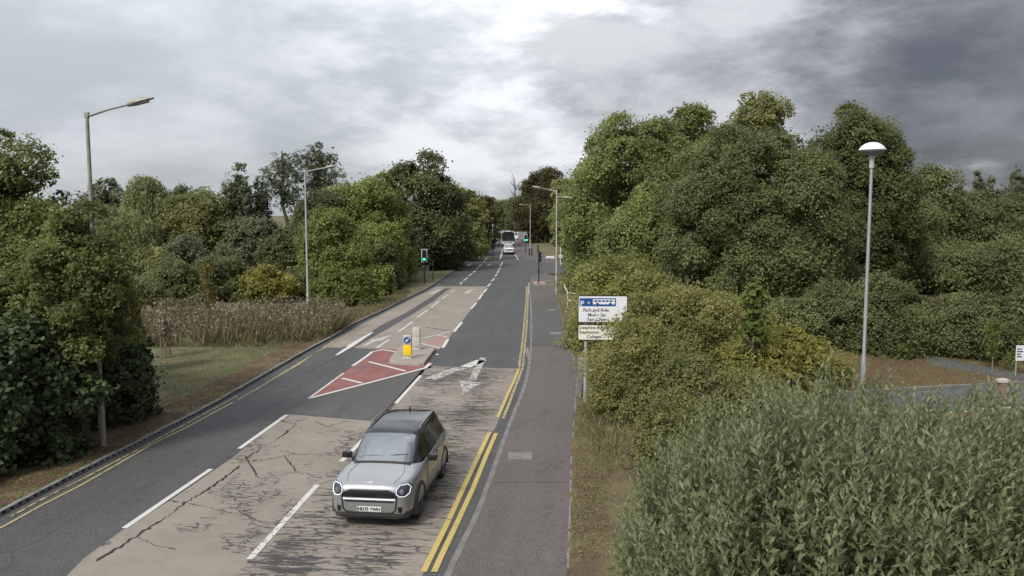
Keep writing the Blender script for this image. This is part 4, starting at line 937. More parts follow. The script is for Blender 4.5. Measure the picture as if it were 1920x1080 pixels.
# ================================================================ STREET FURNITURE
def lamp_column(label, px, py, top, arm, rise, mat, bands=(), arms2=None, group='road lamp columns', yaw=0.):
    g = G(px, py, KH); d = g.y; h = AT(px, top, d).z - KH
    root = empty('lamp_column', g, yaw, label, 'street lamp', group)
    bm = bmesh.new(); tube(bm, [(0, 0, -.1), (0, 0, 1.30), (0, 0, 1.42), (0, 0, h*.6), (0, 0, h)], [.088, .085, .062, .056, .046], 16); build('pole', bm, MT[mat], root, True)
    build('service_door', box(-.05, .05, -.094, -.083, .35, .95, .004), MT[mat], root)
    for z in bands: bm = bmesh.new(); lathe(bm, [(.068, z), (.068, z+.05)], 16); build('band', bm, MT['black'], root)
    for s, al, z, ri in ((1, arm, h, rise),) + (arms2 or ()):
        sg = 1 if al > 0 else -1; a = abs(al)
        bm = bmesh.new(); tube(bm, [(0, 0, z-.06), (sg*.12, 0, z-.055), (sg*a*.5, 0, z-.05+ri*.5), (sg*a, 0, z-.05+ri)], [.045, .034, .026, .024], 10); bx(bm, -.055, .055, -.055, .055, z-.12, z+.02, .01)
        build('arm', bm, MT[mat], root, True)
        # cobra lantern: tapered hood, lens below
        t = math.atan2(ri, a); rows = []; bm = bmesh.new()
        for u, w_, hh, hl in ((0, .045, .05, .04), (.06, .085, .09, .06), (.22, .12, .115, .075), (.42, .125, .10, .04), (.60, .11, .07, .01), (.72, .07, .03, .0)):
            ring = [(w_*math.cos(k), (hh if math.sin(k) > 0 else hl)*math.sin(k)) for k in [2*math.pi*i/14 for i in range(14)]]
            rows.append([bm.verts.new((sg*(a - .02 + u*math.cos(t) - zz_*math.sin(t)*.4), yy, z-.05+ri + u*math.sin(t) + zz_)) for yy, zz_ in ring])
        for r0, r1 in zip(rows, rows[1:]):
            for k in range(14): bm.faces.new((r0[k], r0[(k+1) % 14], r1[(k+1) % 14], r1[k]))
        bm.faces.new(rows[0]); bm.faces.new(rows[-1]); lan = build('lantern', bm, MT['lantern'], root, True)
        bm = bmesh.new(); bx(bm, .20, .58, -.09, .09, -.062, -.03, .012); bmesh.ops.rotate(bm, verts=bm.verts, matrix=Matrix.Rotation(-t, 3, 'Y')); bmesh.ops.translate(bm, verts=bm.verts, vec=(a-.02, 0, z-.05+ri))
        if sg < 0: bmesh.ops.scale(bm, verts=bm.verts, vec=(-1, 1, 1))
        build('lens', bm, MT['glass_lens'], lan, True)
    return root
lamp_column('nearest lamp column, weathered, rising from bare soil out of the dark laurels', 193, 835, 212, 1.08, .26, 'column_dirty', (1.75, 2.4))
lamp_column('second lamp column, clean pale grey, standing in the dry weeds', 578, 590, 320, 1.25, .22, 'column')
lamp_column('lamp column right of the road with a long arm one way and a short arm lower on the other side', 1043, 550, 357, -1.25, .22, 'column', (), ((1, .55, 7.65, -.05),))
lamp_column('farthest lamp column, thin and pale, behind the green right-turn signal', 994, 464, 384, -1.4, .05, 'column')

g = G(1617, 733, KH); hD = AT(1625, 292, g.y).z - KH
root = empty('dome_lamp', g, 0, 'tall pole lamp with a white domed top at the car park lane', 'street lamp')
bm = bmesh.new(); tube(bm, [(0, 0, -.1), (0, 0, 1.2), (0, 0, 1.3), (0, 0, hD*.6), (0, 0, hD-.45)], [.085, .083, .062, .058, .05], 16); build('pole', bm, MT['galv'], root, True)
bm = bmesh.new(); lathe(bm, [(.05, hD-.46), (.085, hD-.42), (.085, hD-.12), (.12, hD), (.06, hD+.02)], 16); build('collar', bm, MT['column'], root, True)
bm = bmesh.new(); lathe(bm, [(.12, hD), (.36, hD+.10), (.41, hD+.16), (.40, hD+.19), (.2, hD+.19)], 28); build('lantern', bm, MT['signback'], root, True)
bm = bmesh.new(); lathe(bm, [(.405, hD+.19), (.445, hD+.195), (.43, hD+.23), (.36, hD+.33), (.25, hD+.41), (.12, hD+.455), (.01, hD+.465)], 28); build('canopy', bm, MT['signwhite'], root, True)
build('service_door', box(-.05, .05, -.092, -.08, .35, .95, .004), MT['galv'], root)

def signal_head(root, x, z, facing=0., lit=None, arrow_=False, board=True, pole='black'):
    """a three-light head centred at x, bottom at z, turned by facing; front is -Y"""
    hd = empty('signal_head', (x, 0, z), facing); hd.parent = root
    bm = bmesh.new(); bx(bm, -.15, .15, -.10, .10, 0, .92, .03); hs = build('housing', bm, MT['black'], hd)
    if board:
        bm = bmesh.new(); plate(bm, rrect(-.25, .25, -.12, 1.06, .06), .03, .045); build('backing_board', bm, MT['black'], hd)
        bm = bmesh.new(); o_, i_ = rrect(-.25, .25, -.12, 1.06, .06), rrect(-.205, .205, -.075, 1.015, .05)
        a = [bm.verts.new((p[0], .024, p[1])) for p in o_]; b = [bm.verts.new((p[0], .024, p[1])) for p in i_]; n = len(a)
        for k in range(n): bm.faces.new((a[k], a[(k+1) % n], b[(k+1) % n], b[k]))
        ex = bmesh.ops.extrude_face_region(bm, geom=bm.faces[:]); bmesh.ops.translate(bm, verts=[v for v in ex['geom'] if isinstance(v, bmesh.types.BMVert)], vec=(0, .005, 0))
        build('border', bm, MT['signwhite'], hd)
    for nm, zc, m in (('red_off', .76, 'red_off'), ('amber_off', .46, 'amber_off'), ('green', .16, 'green_on' if lit else 'red_off')):
        if nm == 'green' and not lit: m = 'glass_lens'
        bm = bmesh.new(); lathe(bm, [(.105, 0), (.095, -.02), (.05, -.03), (.004, -.033)], 18, 'Y', (0, -.095, zc)); build('lens', bm, MT[m], hd, True)
        bm = bmesh.new(); n = 12
        va = [bm.verts.new((.118*math.cos(R(-20+220*k/n)), -.10, zc + .118*math.sin(R(-20+220*k/n)))) for k in range(n+1)]; vb = [bm.verts.new((v.co.x*1.02, -.28 if 2 < k < n-2 else -.20, v.co.z)) for k, v in enumerate(va)]
        for k in range(n): bm.faces.new((va[k], va[k+1], vb[k+1], vb[k]))
        sv = build('visor', bm, MT['black'], hd); md = sv.modifiers.new('t', 'SOLIDIFY'); md.thickness = .006
    if arrow_:
        build('arrow_housing', box(.155, .42, -.10, .10, .02, .30, .02), MT['black'], hd)
        bm = bmesh.new(); plate(bm, [(.20, .13), (.29, .13), (.29, .08), (.375, .16), (.29, .24), (.29, .19), (.20, .19)], -.115, -.098); build('arrow_lens', bm, MT['green_on'], hd)
        bm = bmesh.new(); plate(bm, rrect(.24, .52, -.10, .42, .05), .03, .045); build('arrow_board', bm, MT['black'], hd)
    return hd
def signal(label, px, py, htop, heads, mat='black', ext_=None, wait=False, group='traffic signals at the junction'):
    g = G(px, py, KH); root = empty('traffic_signal', g, 0, label, 'traffic light', group)
    bm = bmesh.new(); lathe(bm, [(.07, -.1), (.057, .0), (.057, htop), (.04, htop+.02)], 14); build('pole', bm, MT[mat], root, True)
    for hx in heads: signal_head(root, **hx)
    if wait: build('push_button_box', box(-.07, .07, -.19, -.06, .95, 1.25, .012), MT['black'], root)
    if ext_: bm = bmesh.new(); tube(bm, [(0, 0, htop), (0, 0, htop+ext_)], .04, 10); lathe(bm, [(.04, htop+ext_), (.12, htop+ext_+.03), (.12, htop+ext_+.2), (.03, htop+ext_+.25)], 12); build('detector', bm, MT['signwhite'], root, True)
    return root
signal('signal showing green in a white-edged board left of the road by the guard rail', 796, 532, 2.2, [dict(x=0, z=2.05, lit=True)])
signal('signal turned away, two dark heads, on the median beside the yellow bollard', 924, 484, 3.3, [dict(x=-.16, z=2.1, facing=R(155)), dict(x=.16, z=2.15, facing=R(200))], ext_=1.2)
signal('far signal showing green with a green arrow, beside the farthest lamp column', 985.5, 475, 2.1, [dict(x=0, z=1.95, lit=True, arrow_=True)])
signal('dark signal post seen edge-on at the footway corner with tactile paving', 1010, 532, 3.0, [dict(x=.06, z=1.95, facing=R(92), board=False)], 'brownpost', wait=True)
bm = bmesh.new(); tube(bm, [(0, 0, -.05), (0, 0, 1.75)], .05, 10); bx(bm, -.09, .09, -.13, .03, 1.3, 1.75, .02)
prop(build('crossing_post', bm, MT['brownpost'], loc=G(812, 524, KH)), 'short brown push button post right of the green left signal', 'post')

def bollard(label, px, py, yellow, h=1.02, sc=1.):
    g = G(px, py, KH+.02); root = empty('bollard', g, R(-4), label, 'bollard', 'keep left bollards')
    w = .175*sc; d_ = .10*sc
    bm = bmesh.new(); bx(bm, -.20*sc, .20*sc, -.15*sc, .15*sc, 0, .05, .02); lathe(bm, [(.09, .05), (.06, .09), (.06, .15)], 14); build('base', bm, MT['bollwhite'], root, True)
    zm = .15 + (h-.15)*.52
    b1 = box(-w, w, -d_, d_, .14, zm, .03); build('lower_shell', b1, MT['bollyellow' if yellow else 'bollwhite'], root, True)
    bm = bmesh.new(); bx(bm, -w, w, -d_, d_, zm-.004, h, .035); build('upper_shell', bm, MT['bollwhite'], root, True)
    if yellow:
        zc = zm + (h-zm)*.5; r = min(w*.86, (h-zm)*.42)
        bm = bmesh.new(); lathe(bm, [(r, -d_-.001), (r, -d_-.006)], 28, 'Y', (0, 0, zc)); disc = build('disc', bm, MT['blue'], root)
        # white arrow pointing down left
        bm = bmesh.new(); a = R(-135); ca, sa = math.cos(a), math.sin(a)
        pts = [(-.8, .13), (.05, .13), (.05, .42), (.78, 0), (.05, -.42), (.05, -.13), (-.8, -.13)]
        plate(bm, [(r*.85*(x*ca - y*sa), zc + r*.85*(x*sa + y*ca)) for x, y in pts], -d_-.012, -d_-.007); build('arrow', bm, MT['signwhite'], disc)
    else:
        bm = bmesh.new(); lathe(bm, [(w*.62, d_+.001), (w*.62, d_+.004)], 24, 'Y', (0, 0, zm+(h-zm)*.5)); build('disc', bm, MT['blue'], root)
    return root
bollard('yellow and white bollard with a blue disc at the front of the island', 764.5, 672, True)
bollard('plain dirty white bollard at the back of the traffic island', 781, 655, False)
bollard('far yellow bollard on the median below the dark signals', 920.5, 487, True, .9)

# traffic island
root = empty('traffic_island', G(772, 665, 0), 0, 'low concrete traffic island carrying the yellow and white bollards', 'traffic island')
o0 = G(772, 665, 0)
def rel(px, py): return G(px, py, .0) - o0
corners = [(729, 681), (737, 683.5), (785, 687), (795, 686), (816, 659), (815, 656.5), (806, 654.5), (762, 650), (750, 652.5), (733, 672)]
P = [rel(*c) for c in corners]; bm = bmesh.new()
c0 = sum(P, Vector())/len(P); a = [bm.verts.new(p) for p in P]; b = [bm.verts.new(p.lerp(c0, .012) + Vector((0, 0, .10))) for p in P]; c_ = [bm.verts.new(p.lerp(c0, .05) + Vector((0, 0, .125))) for p in P]; n = len(P)
for k in range(n):
    bm.faces.new((a[k], a[(k+1) % n], b[(k+1) % n], b[k])); bm.faces.new((b[k], b[(k+1) % n], c_[(k+1) % n], c_[k]))
build('kerb', bm, MT['island'], root)
bm = bmesh.new(); poly_sheet(bm, [p.lerp(c0, .05) + Vector((0, 0, .124)) for p in P]); build('infill', bm, MT['island'], root)
for px, py in ((820, 665), (822, 652)):
    bm = bmesh.new(); bx(bm, -.07, .07, -.05, .05, 0, .025, .01); prop(build('road_stud', bm, MT['signwhite'], loc=G(px, py, .012)), 'white road stud beside the traffic island, %s of two' % ('nearer' if py > 660 else 'farther'), 'road stud', 'road studs')

# ---- park and ride sign
g = G(1097.5, 757, KH); zt, z1, z2, zb_ = [AT(1100, y, g.y).z - KH for y in (553.5, 604.5, 607.5, 637.5)]
xl, xr = AT(1083, 590, g.y).x - g.x, AT(1176, 590, g.y).x - g.x
root = empty('direction_sign', g, R(-1.5), 'white park and ride sign with a blue bus panel, partly hidden by hawthorn', 'sign')
bm = bmesh.new(); tube(bm, [(0, 0, -.1), (0, 0, .9), (0, 0, .94), (0, 0, zt-.1)], [.075, .073, .06, .06], 14); build('post', bm, MT['galv'], root, True)
bm = bmesh.new(); tube(bm, [(xr-.4, .0, -.1), (xr-.4, 0, zt-.1)], .06, 12); build('post', bm, MT['galv'], root, True)
def panel(name, x0, x1, za, zb2, m):
    bm = bmesh.new(); plate(bm, rrect(x0, x1, za, zb2, .04), -.085, -.07); p = build(name, bm, MT['ink'], root)
    bm = bmesh.new(); plate(bm, rrect(x0+.028, x1-.028, za+.028, zb2-.028, .03), -.089, -.086); build('face', bm, MT[m], p)
    return p
pu = panel('upper_panel', xl, xr, z1, zt, 'signwhite'); pl = panel('lower_panel', xl, xr-.42, zb_, z2, 'signcream')
for z in (z1+.1, zt-.12, zb_+.12): build('rail', box(xl+.05, xr-.05 if z > z1 else xr-.5, -.069, -.03, z-.03, z+.03), MT['signback'], root)
s = (xr-xl)/94.
def sx(px): return AT(px, 590, g.y).x - g.x
def sz(py): return AT(1100, py, g.y).z - KH
bm = bmesh.new(); plate(bm, rrect(sx(1086), sx(1154), sz(573.5), sz(558.5), .02), -.093, -.0895); bl = build('blue_panel', bm, MT['blue'], pu)
text('lettering', 'P', .245, (sx(1087.5), -.0955, sz(573)), MT['signwhite'], bl); text('lettering', '+', .17, (sx(1100.5), -.0955, sz(570.5)), MT['signwhite'], bl)
bm = bmesh.new(); x0, x1, a, b = sx(1111), sx(1152), sz(571.5), sz(560.5); plate(bm, rrect(x0, x1, a+.03, b, .02), -.097, -.0935)
bus_ = build('bus_symbol', bm, MT['signwhite'], bl)
for k in range(5):
    bm = bmesh.new(); xx = x0 + .05 + k*(x1-x0-.1)/5; plate(bm, rrect(xx, xx+(x1-x0-.1)/5-.03, b-.085, b-.03, .008), -.1, -.0975); build('window', bm, MT['blue'], bus_)
for xx in (x0+.15, x1-.15): bm = bmesh.new(); lathe(bm, [(.045, -.0975), (.045, -.1)], 14, 'Y', (xx, 0, a+.04)); build('wheel', bm, MT['blue'], bus_)
text('lettering', 'Park and Ride', .150, (sx(1093), -.0905, sz(583.5)), MT['ink'], pu); text('lettering', 'Mon - Sat', .150, (sx(1102), -.0905, sz(592.5)), MT['ink'], pu); text('lettering', '7am - 7pm', .150, (sx(1100), -.0905, sz(601)), MT['ink'], pu)
text('lettering', 'Josephine Butler', .140, (sx(1086), -.0905, sz(616)), MT['ink'], pl); text('lettering', 'Stephenson', .140, (sx(1086), -.0905, sz(624.5)), MT['ink'], pl); text('lettering', 'Colleges', .140, (sx(1100), -.0905, sz(633)), MT['ink'], pl)
# small cabinet, notice and leaning slab behind the sign post
g = G(1096, 742, KH); root = empty('roadside_cabinet', g, R(4), 'grey-green cabinet half hidden behind the park sign post', 'cabinet')
build('body', box(-.19, .17, 0, .30, 0, 1.25, .02), MT['cabinet'], root); build('lid', box(-.21, .19, -.02, .32, 1.255, 1.29, .008), MT['signback'], root); build('door', box(-.165, .145, -.014, -.001, .12, 1.18, .004), MT['cabinet'], root); build('handle', box(.09, .11, -.03, -.014, .6, .74), MT['black'], root)
bm = bmesh.new(); plate(bm, rrect(-.02, .24, .66, .92, .01), -.034, -.022); prop(build('notice_plate', bm, MT['signwhite'], loc=g), 'small white notice fixed low behind the park sign post', 'notice')
bm = bmesh.new(); bx(bm, -.17, .02, -.05, .05, 0, .95, .015); o = prop(build('stone_slab', bm, MT['cover'], loc=G(1088, 745, KH)), 'narrow pale stone slab leaning beside the park sign post', 'slab'); o.rotation_euler = (R(-6), R(7), R(6))
# white tubular handrail
g = G(1064, 578, KH); root = empty('handrail', g, 0, 'white tubular handrail beside the footway under the hawthorn', 'handrail')
L_ = [(-.16, .6, 1.45), (0, 0, 1.05), (.75, -.25, .98), (1.9, -.5, .95)]
bm = bmesh.new(); tube(bm, L_, .028, 10); build('top_rail', bm, MT['whitep'], root, True)
bm = bmesh.new(); tube(bm, [(0, 0, .55), (.75, -.25, .5), (1.9, -.5, .48)], .022, 8); build('mid_rail', bm, MT['whitep'], root, True)
for x, y, z in L_[1:]: bm = bmesh.new(); tube(bm, [(x, y, -.05), (x, y, z)], .026, 10); build('post', bm, MT['whitep'], root, True)
# pedestrian guard rail left
A, B_ = G(757, 530, KH), G(804, 516, KH); dv = B_ - A; ln = dv.length; root = empty('guard_rail', A, math.atan2(dv.y, dv.x), 'grey pedestrian guard rail behind the green left signal', 'railing')
for z in (.16, 1.02): bm = bmesh.new(); tube(bm, [(0, 0, z), (ln, 0, z)], .025, 8); build('rail', bm, MT['galv'], root, True)
n = max(3, int(ln/1.9))
for k in range(n+1): bm = bmesh.new(); tube(bm, [(ln*k/n, 0, -.05), (ln*k/n, 0, 1.08)], .032, 8); build('post', bm, MT['galv'], root, True)
bm = bmesh.new(); tube(bm, [(0, 0, .16), (0, 0, 1.02)], .013, 6); bme = bpy.data.meshes.new('baluster'); bm.to_mesh(bme); bm.free(); bme.materials.append(MT['galv'])
for k in range(int(ln/.16)):
    o = link('baluster', bme, None, root); o.location = (.08 + k*.16, 0, 0)
# signs in the distance
def board_sign(name, label, px, py0, py1, pw, d, m, posts=2, rails=0, base=None, cat='sign'):
    a, b = AT(px - pw/2, py1, d), AT(px + pw/2, py0, d); root = empty(name, (a.x/2+b.x/2, d, KH), 0, label, cat); w = (b.x-a.x)/2
    for s_ in ((-1, 1) if posts == 2 else (0,)): bm = bmesh.new(); tube(bm, [(s_*w*.6, .06, -.1), (s_*w*.6, .06, b.z-KH-.05)], .045, 8); build('post', bm, MT['galv'], root, True)
    bm = bmesh.new(); plate(bm, rrect(-w, w, a.z-KH, b.z-KH, .05), -.015, .0); p = build('panel', bm, MT[m], root)
    for k in range(rails):
        z = a.z - KH + (b.z-a.z)*(k+.5)/rails; build('rail', box(-w*.96, w*.96, -.05, -.016, z-.045, z+.045), MT['galv'], root)
    return root, p, w, a.z-KH, b.z-KH
board_sign('direction_sign', 'large grey sign seen from behind with horizontal rails, right of the bus', 978, 434.5, 449.5, 20, 160, 'signback', 2, 4)
r_, p_, w_, a_, b_2 = board_sign('warning_sign', 'small white sign with a black symbol beside the large grey sign', 968, 435, 447, 6, 150, 'signwhite', 1)
bm = bmesh.new(); plate(bm, rrect(-w_*.6, w_*.6, a_+(b_2-a_)*.45, b_2-.1, .05), -.022, -.016); build('symbol', bm, MT['ink'], p_)
r_, p_, w_, a_, b_2 = board_sign('arrow_board', 'low white board with a black bar at the side road mouth', 1031.5, 480, 490, 16, 112, 'signwhite', 2)
bm = bmesh.new(); zc = (a_+b_2)/2; plate(bm, [(-w_*.75, zc), (-w_*.45, zc+.14), (-w_*.45, zc+.06), (w_*.7, zc+.06), (w_*.7, zc-.06), (-w_*.45, zc-.06), (-w_*.45, zc-.14)], -.022, -.016); build('arrow', bm, MT['ink'], p_)
bm = bmesh.new(); tube(bm, [(0, 0, -.05), (0, 0, 2.2)], .05, 8); bx(bm, -.22, .22, -.05, .05, .9, 1.25, .02); prop(build('marker_post', bm, MT['whitep'], loc=G(1051, 497, KH)), 'thin white marker post right of the low white board', 'post')
for i, (px, w) in enumerate(((992.5, 'left'), (997, 'right'))):
    bm = bmesh.new(); lathe(bm, [(.11, -.05), (.10, .9), (.12, .92), (.12, 1.05), (.05, 1.1)], 10); prop(build('footway_bollard', bm, MT['brownpost'], loc=G(px, 479.5, KH)), 'dark brown footway bollard under the farthest lamp column, %s one' % w, 'bollard', 'brown bollards on the far footway')
bm = bmesh.new(); lathe(bm, [(.12, -.05), (.11, 1.), (.13, 1.02), (.13, 1.15), (.05, 1.2)], 10); prop(build('footway_bollard', bm, MT['brownpost'], loc=G(1008.5, 473, KH)), 'dark bollard standing alone in the far dry grass behind the corner signal', 'bollard')
# right edge notice, wooden post
g = G(1905, 706, KH); root = empty('notice_sign', g, R(8), 'white notice on a thin post at the right edge of the bank', 'sign')
bm = bmesh.new(); tube(bm, [(0, .03, -.05), (0, .03, 1.15)], .025, 8); build('post', bm, MT['galv'], root, True)
bm = bmesh.new(); plate(bm, rrect(-.07, .34, .62, 1.22, .02), -.012, .0); p_ = build('panel', bm, MT['signwhite'], root)
for k, (z, w) in enumerate(((1.08, .2), (.98, .26), (.88, .16), (.78, .22))): build('print_block', box(-.03, -.03+w, -.015, -.0125, z-.025, z+.02), MT['blue' if k == 0 else 'ink'], p_)
g = G(1877, 762, KH); root = empty('timber_post', g, 0, 'square timber post with a pale cap at the edge of the car park lane', 'post')
build('shaft', box(-.10, .10, -.10, .10, -.05, .80, .01), MT['wood'], root); build('cap', box(-.17, .17, -.12, .12, .805, .92, .02), MT['bollwhite'], root)

# ================================================================ VEHICLES
def cr(P, n):                            # Catmull-Rom resample along axis 0; also the parameter of each row
    out, par = [], []
    for i in range(len(P)-1):
        p0, p1, p2, p3 = P[max(i-1, 0)], P[i], P[i+1], P[min(i+2, len(P)-1)]
        for j in range(n):
            t = j/n; out.append(.5*((2*p1)+(p2-p0)*t+(2*p0-5*p1+4*p2-p3)*t*t+(3*p1-p0-3*p2+p3)*t**3)); par.append(i+t)
    out.append(P[-1]); par.append(len(P)-1); return np.array(out), np.array(par)
def loft(St, ns, ncn):
    """St: stations x columns x 3 (half section from centre top to centre bottom) -> full vert grid and params"""
    A_, sp_ = cr(np.array(St, float), ns); B2, cp_ = cr(A_.transpose(1, 0, 2), ncn); return B2.transpose(1, 0, 2), sp_, cp_
def mesh_from(name, verts, faces, mat, parent, smooth=True, ang=45):
    me = bpy.data.meshes.new(name); me.from_pydata([tuple(v) for v in verts], [], faces); me.update()
    bm = bmesh.new(); bm.from_mesh(me); bmesh.ops.remove_doubles(bm, verts=bm.verts, dist=.0008); bmesh.ops.delete(bm, geom=[v for v in bm.verts if not v.link_faces], context='VERTS'); bmesh.ops.recalc_face_normals(bm, faces=bm.faces); bm.to_mesh(me); bm.free()
    if smooth:
        me.polygons.foreach_set('use_smooth', [True]*len(me.polygons)); me.set_sharp_from_angle(angle=R(ang))
    return link(name, me, mat, parent)
def both(Gd):                            # mirror the half grid: columns centre-top..bottom on +x and -x
    Lf = Gd.copy(); Lf[:, :, 0] *= -1; return np.concatenate([Lf[:, ::-1], Gd[:, 1:]], 1)
def make_car(label, pos, yaw, paint, roofm, plate_txt, detail, group=None):
    root = empty('parked_car' if False else 'car', pos, yaw, label, 'car', group)
    # ---- body
    rows = []
    for y, w, zt, zs, zb in ((0., .55, .80, .74, .40), (.025, .66, .90, .82, .30), (.09, .76, .975, .89, .245), (.22, .835, 1.02, .94, .22), (.45, .885, 1.055, .985, .21), (.85, .912, 1.09, 1.005, .20), (1.25, .92, 1.125, 1.02, .20), (2.2, .922, 1.11, 1.05, .20), (3.3, .93, 1.12, 1.075, .20), (3.95, .915, 1.11, 1.07, .22), (4.28, .86, 1.06, .99, .25), (4.40, .74, .95, .88, .36)):
        hz = zs - zb
        rows.append([(0, y, zt), (w*.45, y, zt-.006), (w*.74, y, zt-.03), (w*.90, y, zs-.004+.02), (w*.975, y, zs-.07), (w, y, zb+hz*.62), (w*1.004, y, zb+hz*.40), (w*.99, y, zb+hz*.18), (w*.94, y, zb+.02), (w*.8, y, zb), (0, y, zb)])
    Gd, sp_, cp_ = loft(rows, 5, 3); Fg = both(Gd); ns, nc = Fg.shape[:2]
    V_ = Fg.reshape(-1, 3); Fc = [(i*nc+j, i*nc+j+1, (i+1)*nc+j+1, (i+1)*nc+j) for i in range(ns-1) for j in range(nc-1)]
    Fc += [tuple(range(nc))[::-1], tuple((ns-1)*nc+k for k in range(nc))]
    body = mesh_from('body', V_, Fc, None, root)
    for yy in (.85, 3.54):
        bm = bmesh.new(); lathe(bm, [(.395, -1.2), (.395, 1.2)], 36, 'X', (0, yy, .345)); cu = build('cutter', bm)
        md = body.modifiers.new('b', 'BOOLEAN'); md.operation = 'DIFFERENCE'; md.object = cu; md.solver = 'EXACT'
    me = bpy.data.meshes.new_from_object(body.evaluated_get(bpy.context.evaluated_depsgraph_get()))
    for md in list(body.modifiers): ob = md.object; body.modifiers.remove(md); bpy.data.objects.remove(ob)
    bv = bmesh.new(); bv.from_mesh(me); tree = BVHTree.FromBMesh(bv)
    # split lower cladding and wheel wells from painted metal
    def sub(test, name, mat):
        b2 = bv.copy(); bmesh.ops.delete(b2, geom=[f for f in b2.faces if not test(f)], context='FACES'); m2 = bpy.data.meshes.new(name); b2.to_mesh(m2); b2.free()
        m2.materials.clear(); m2.polygons.foreach_set('use_smooth', [True]*len(m2.polygons)); m2.set_sharp_from_angle(angle=R(32)); return link(name, m2, mat, root)
    def inwell(f): c_ = f.calc_center_median(); return any(math.hypot(c_.y-yy, c_.z-.345) < .402 and abs(math.hypot(c_.y-yy, c_.z-.345)) > .2 and abs(f.normal.x) < .5 and abs(c_.x) < .99 and (c_.y-yy)*f.normal.y + (c_.z-.345)*f.normal.z < 0 for yy in (.85, 3.54))
    zc_ = .385
    low = lambda f: f.calc_center_median().z < zc_ or inwell(f)
    b_paint = sub(lambda f: not low(f), 'body_shell', MT[paint]); sub(low, 'lower_cladding', MT['clad'])
    bpy.data.objects.remove(body)
    def hit_front(x, z, off):
        h = tree.ray_cast(Vector((x, -2, z)), Vector((0, 1, 0)))
        return (h[0] + h[1]*off if h[1].y < 0 else h[0] - h[1]*off) if h[0] else Vector((x, .3, z))
    def hit_top(x, y, off):
        h = tree.ray_cast(Vector((x, y, 3)), Vector((0, 0, -1))); return h[0] + Vector((0, 0, off)) if h[0] else Vector((x, y, 1))
    def patch(name, outline, mat, off, parent=root, n=14, m_=8):
        """a convex outline (x,z) laid over the nose"""
        zs_ = [p[1] for p in outline]; z0, z1_ = min(zs_), max(zs_); bm = bmesh.new(); grid = []
        for i in range(m_+1):
            z = z0 + (z1_-z0)*(.002 + .996*i/m_); xs = []
            for a, b in zip(outline, outline[1:]+outline[:1]):
                if (a[1]-z)*(b[1]-z) <= 0 and abs(a[1]-b[1]) > 1e-9: xs.append(a[0] + (b[0]-a[0])*(z-a[1])/(b[1]-a[1]))
            grid.append([bm.verts.new(hit_front(min(xs) + (max(xs)-min(xs))*k/n, z, off)) for k in range(n+1)])
        for r0, r1 in zip(grid, grid[1:]):
            for k in range(n): bm.faces.new((r0[k], r0[k+1], r1[k+1], r1[k]))
        return build(name, bm, mat, parent, True)
    def outline_tube(name, outline, mat, off, r, parent=root, closed=True):
        pts = outline + ([outline[0]] if closed else []); fine = []
        for a, b in zip(pts, pts[1:]):
            for k in range(5): fine.append(hit_front(a[0]+(b[0]-a[0])*k/5, a[1]+(b[1]-a[1])*k/5, off))
        fine.append(hit_front(*pts[-1], off)); bm = bmesh.new(); tube(bm, fine, r, 6); return build(name, bm, mat, parent, True)
    gr = [(-.40, .865), (.40, .865), (.565, .80), (.585, .70), (.555, .46), (.50, .405), (-.50, .405), (-.555, .46), (-.585, .70), (-.565, .80)]
    up = [(-.40, .86), (.40, .86), (.555, .80), (.575, .715), (-.575, .715), (-.555, .80)]
    grille = patch('grille', up, MT['blackgloss'], .010); outline_tube('grille_surround', gr, MT['black'], .008, .014)
    patch('bumper_bar', [(-.56, .695), (.56, .695), (.555, .667), (-.555, .667)], MT['led' if detail else 'whitecar'], .016); patch('grille_slot', [(-.53, .645), (.53, .645), (.52, .615), (-.52, .615)], MT['black'], .012)
    if detail:
        for x in (-.12, -.06, 0, .06, .12): outline_tube('grille_bar', [(x, .80), (x, .74)], MT['black'], .016, .005, grille, False)
        h = hit_top(0, .12, .006); bm = bmesh.new(); lathe(bm, [(.03, 0), (.03, .008)], 16); bx(bm, -.085, .085, -.01, .01, 0, .008, .003); bd = build('badge', bm, MT['alloy'], root); bd.location = h; bd.rotation_euler = (R(48), 0, 0)
    z_p = .475
    pl_ = patch('number_plate', [(-.26, z_p+.055), (.26, z_p+.055), (.26, z_p-.055), (-.26, z_p-.055)], MT['plate'], .022)
    p0 = hit_front(0, z_p, .026)
    if detail:
        t_ = text('lettering', plate_txt, .098, (0, p0.y-.006, z_p-.034), MT['ink'], pl_, 'CENTER'); t_.scale = (.93, 1, 1)
        bm = bmesh.new(); plate(bm, [(-.258, z_p-.05), (-.222, z_p-.05), (-.222, z_p+.05), (-.258, z_p+.05)], p0.y-.007, p0.y-.003); build('plate_band', bm, MT['green_on'] if False else MT['cabinet'], pl_)
    for s_ in (-1, 1):
        hl = [(s_*x, z) for x, z in ((.565, .90), (.63, .965), (.79, .965), (.85, .90), (.835, .77), (.755, .715), (.635, .725), (.555, .79))]
        lamp = patch('headlight', hl, MT['blue_drl'], .008, n=8, m_=8); outline_tube('light_ring', [(s_*.695+(x-s_*.695)*.86, .84+(z-.84)*.86) for x, z in hl], MT['led'], .012, .0095, lamp)
        bm = bmesh.new(); c_ = hit_front(s_*.685, .835, .012); lathe(bm, [(.055, 0), (.045, -.012), (.004, -.016)], 14, 'Y', c_); build('projector', bm, MT['glass_lens'], lamp, True)
        patch('air_curtain', [(s_*.60, .52), (s_*.70, .52), (s_*.69, .40), (s_*.62, .40)], MT['black'], .008, n=4, m_=4)
        patch('lip', [(s_*.02, .265), (s_*.60, .275), (s_*.60, .25), (s_*.02, .24)], MT['silver' if detail else 'clad'], .01, n=8, m_=2)
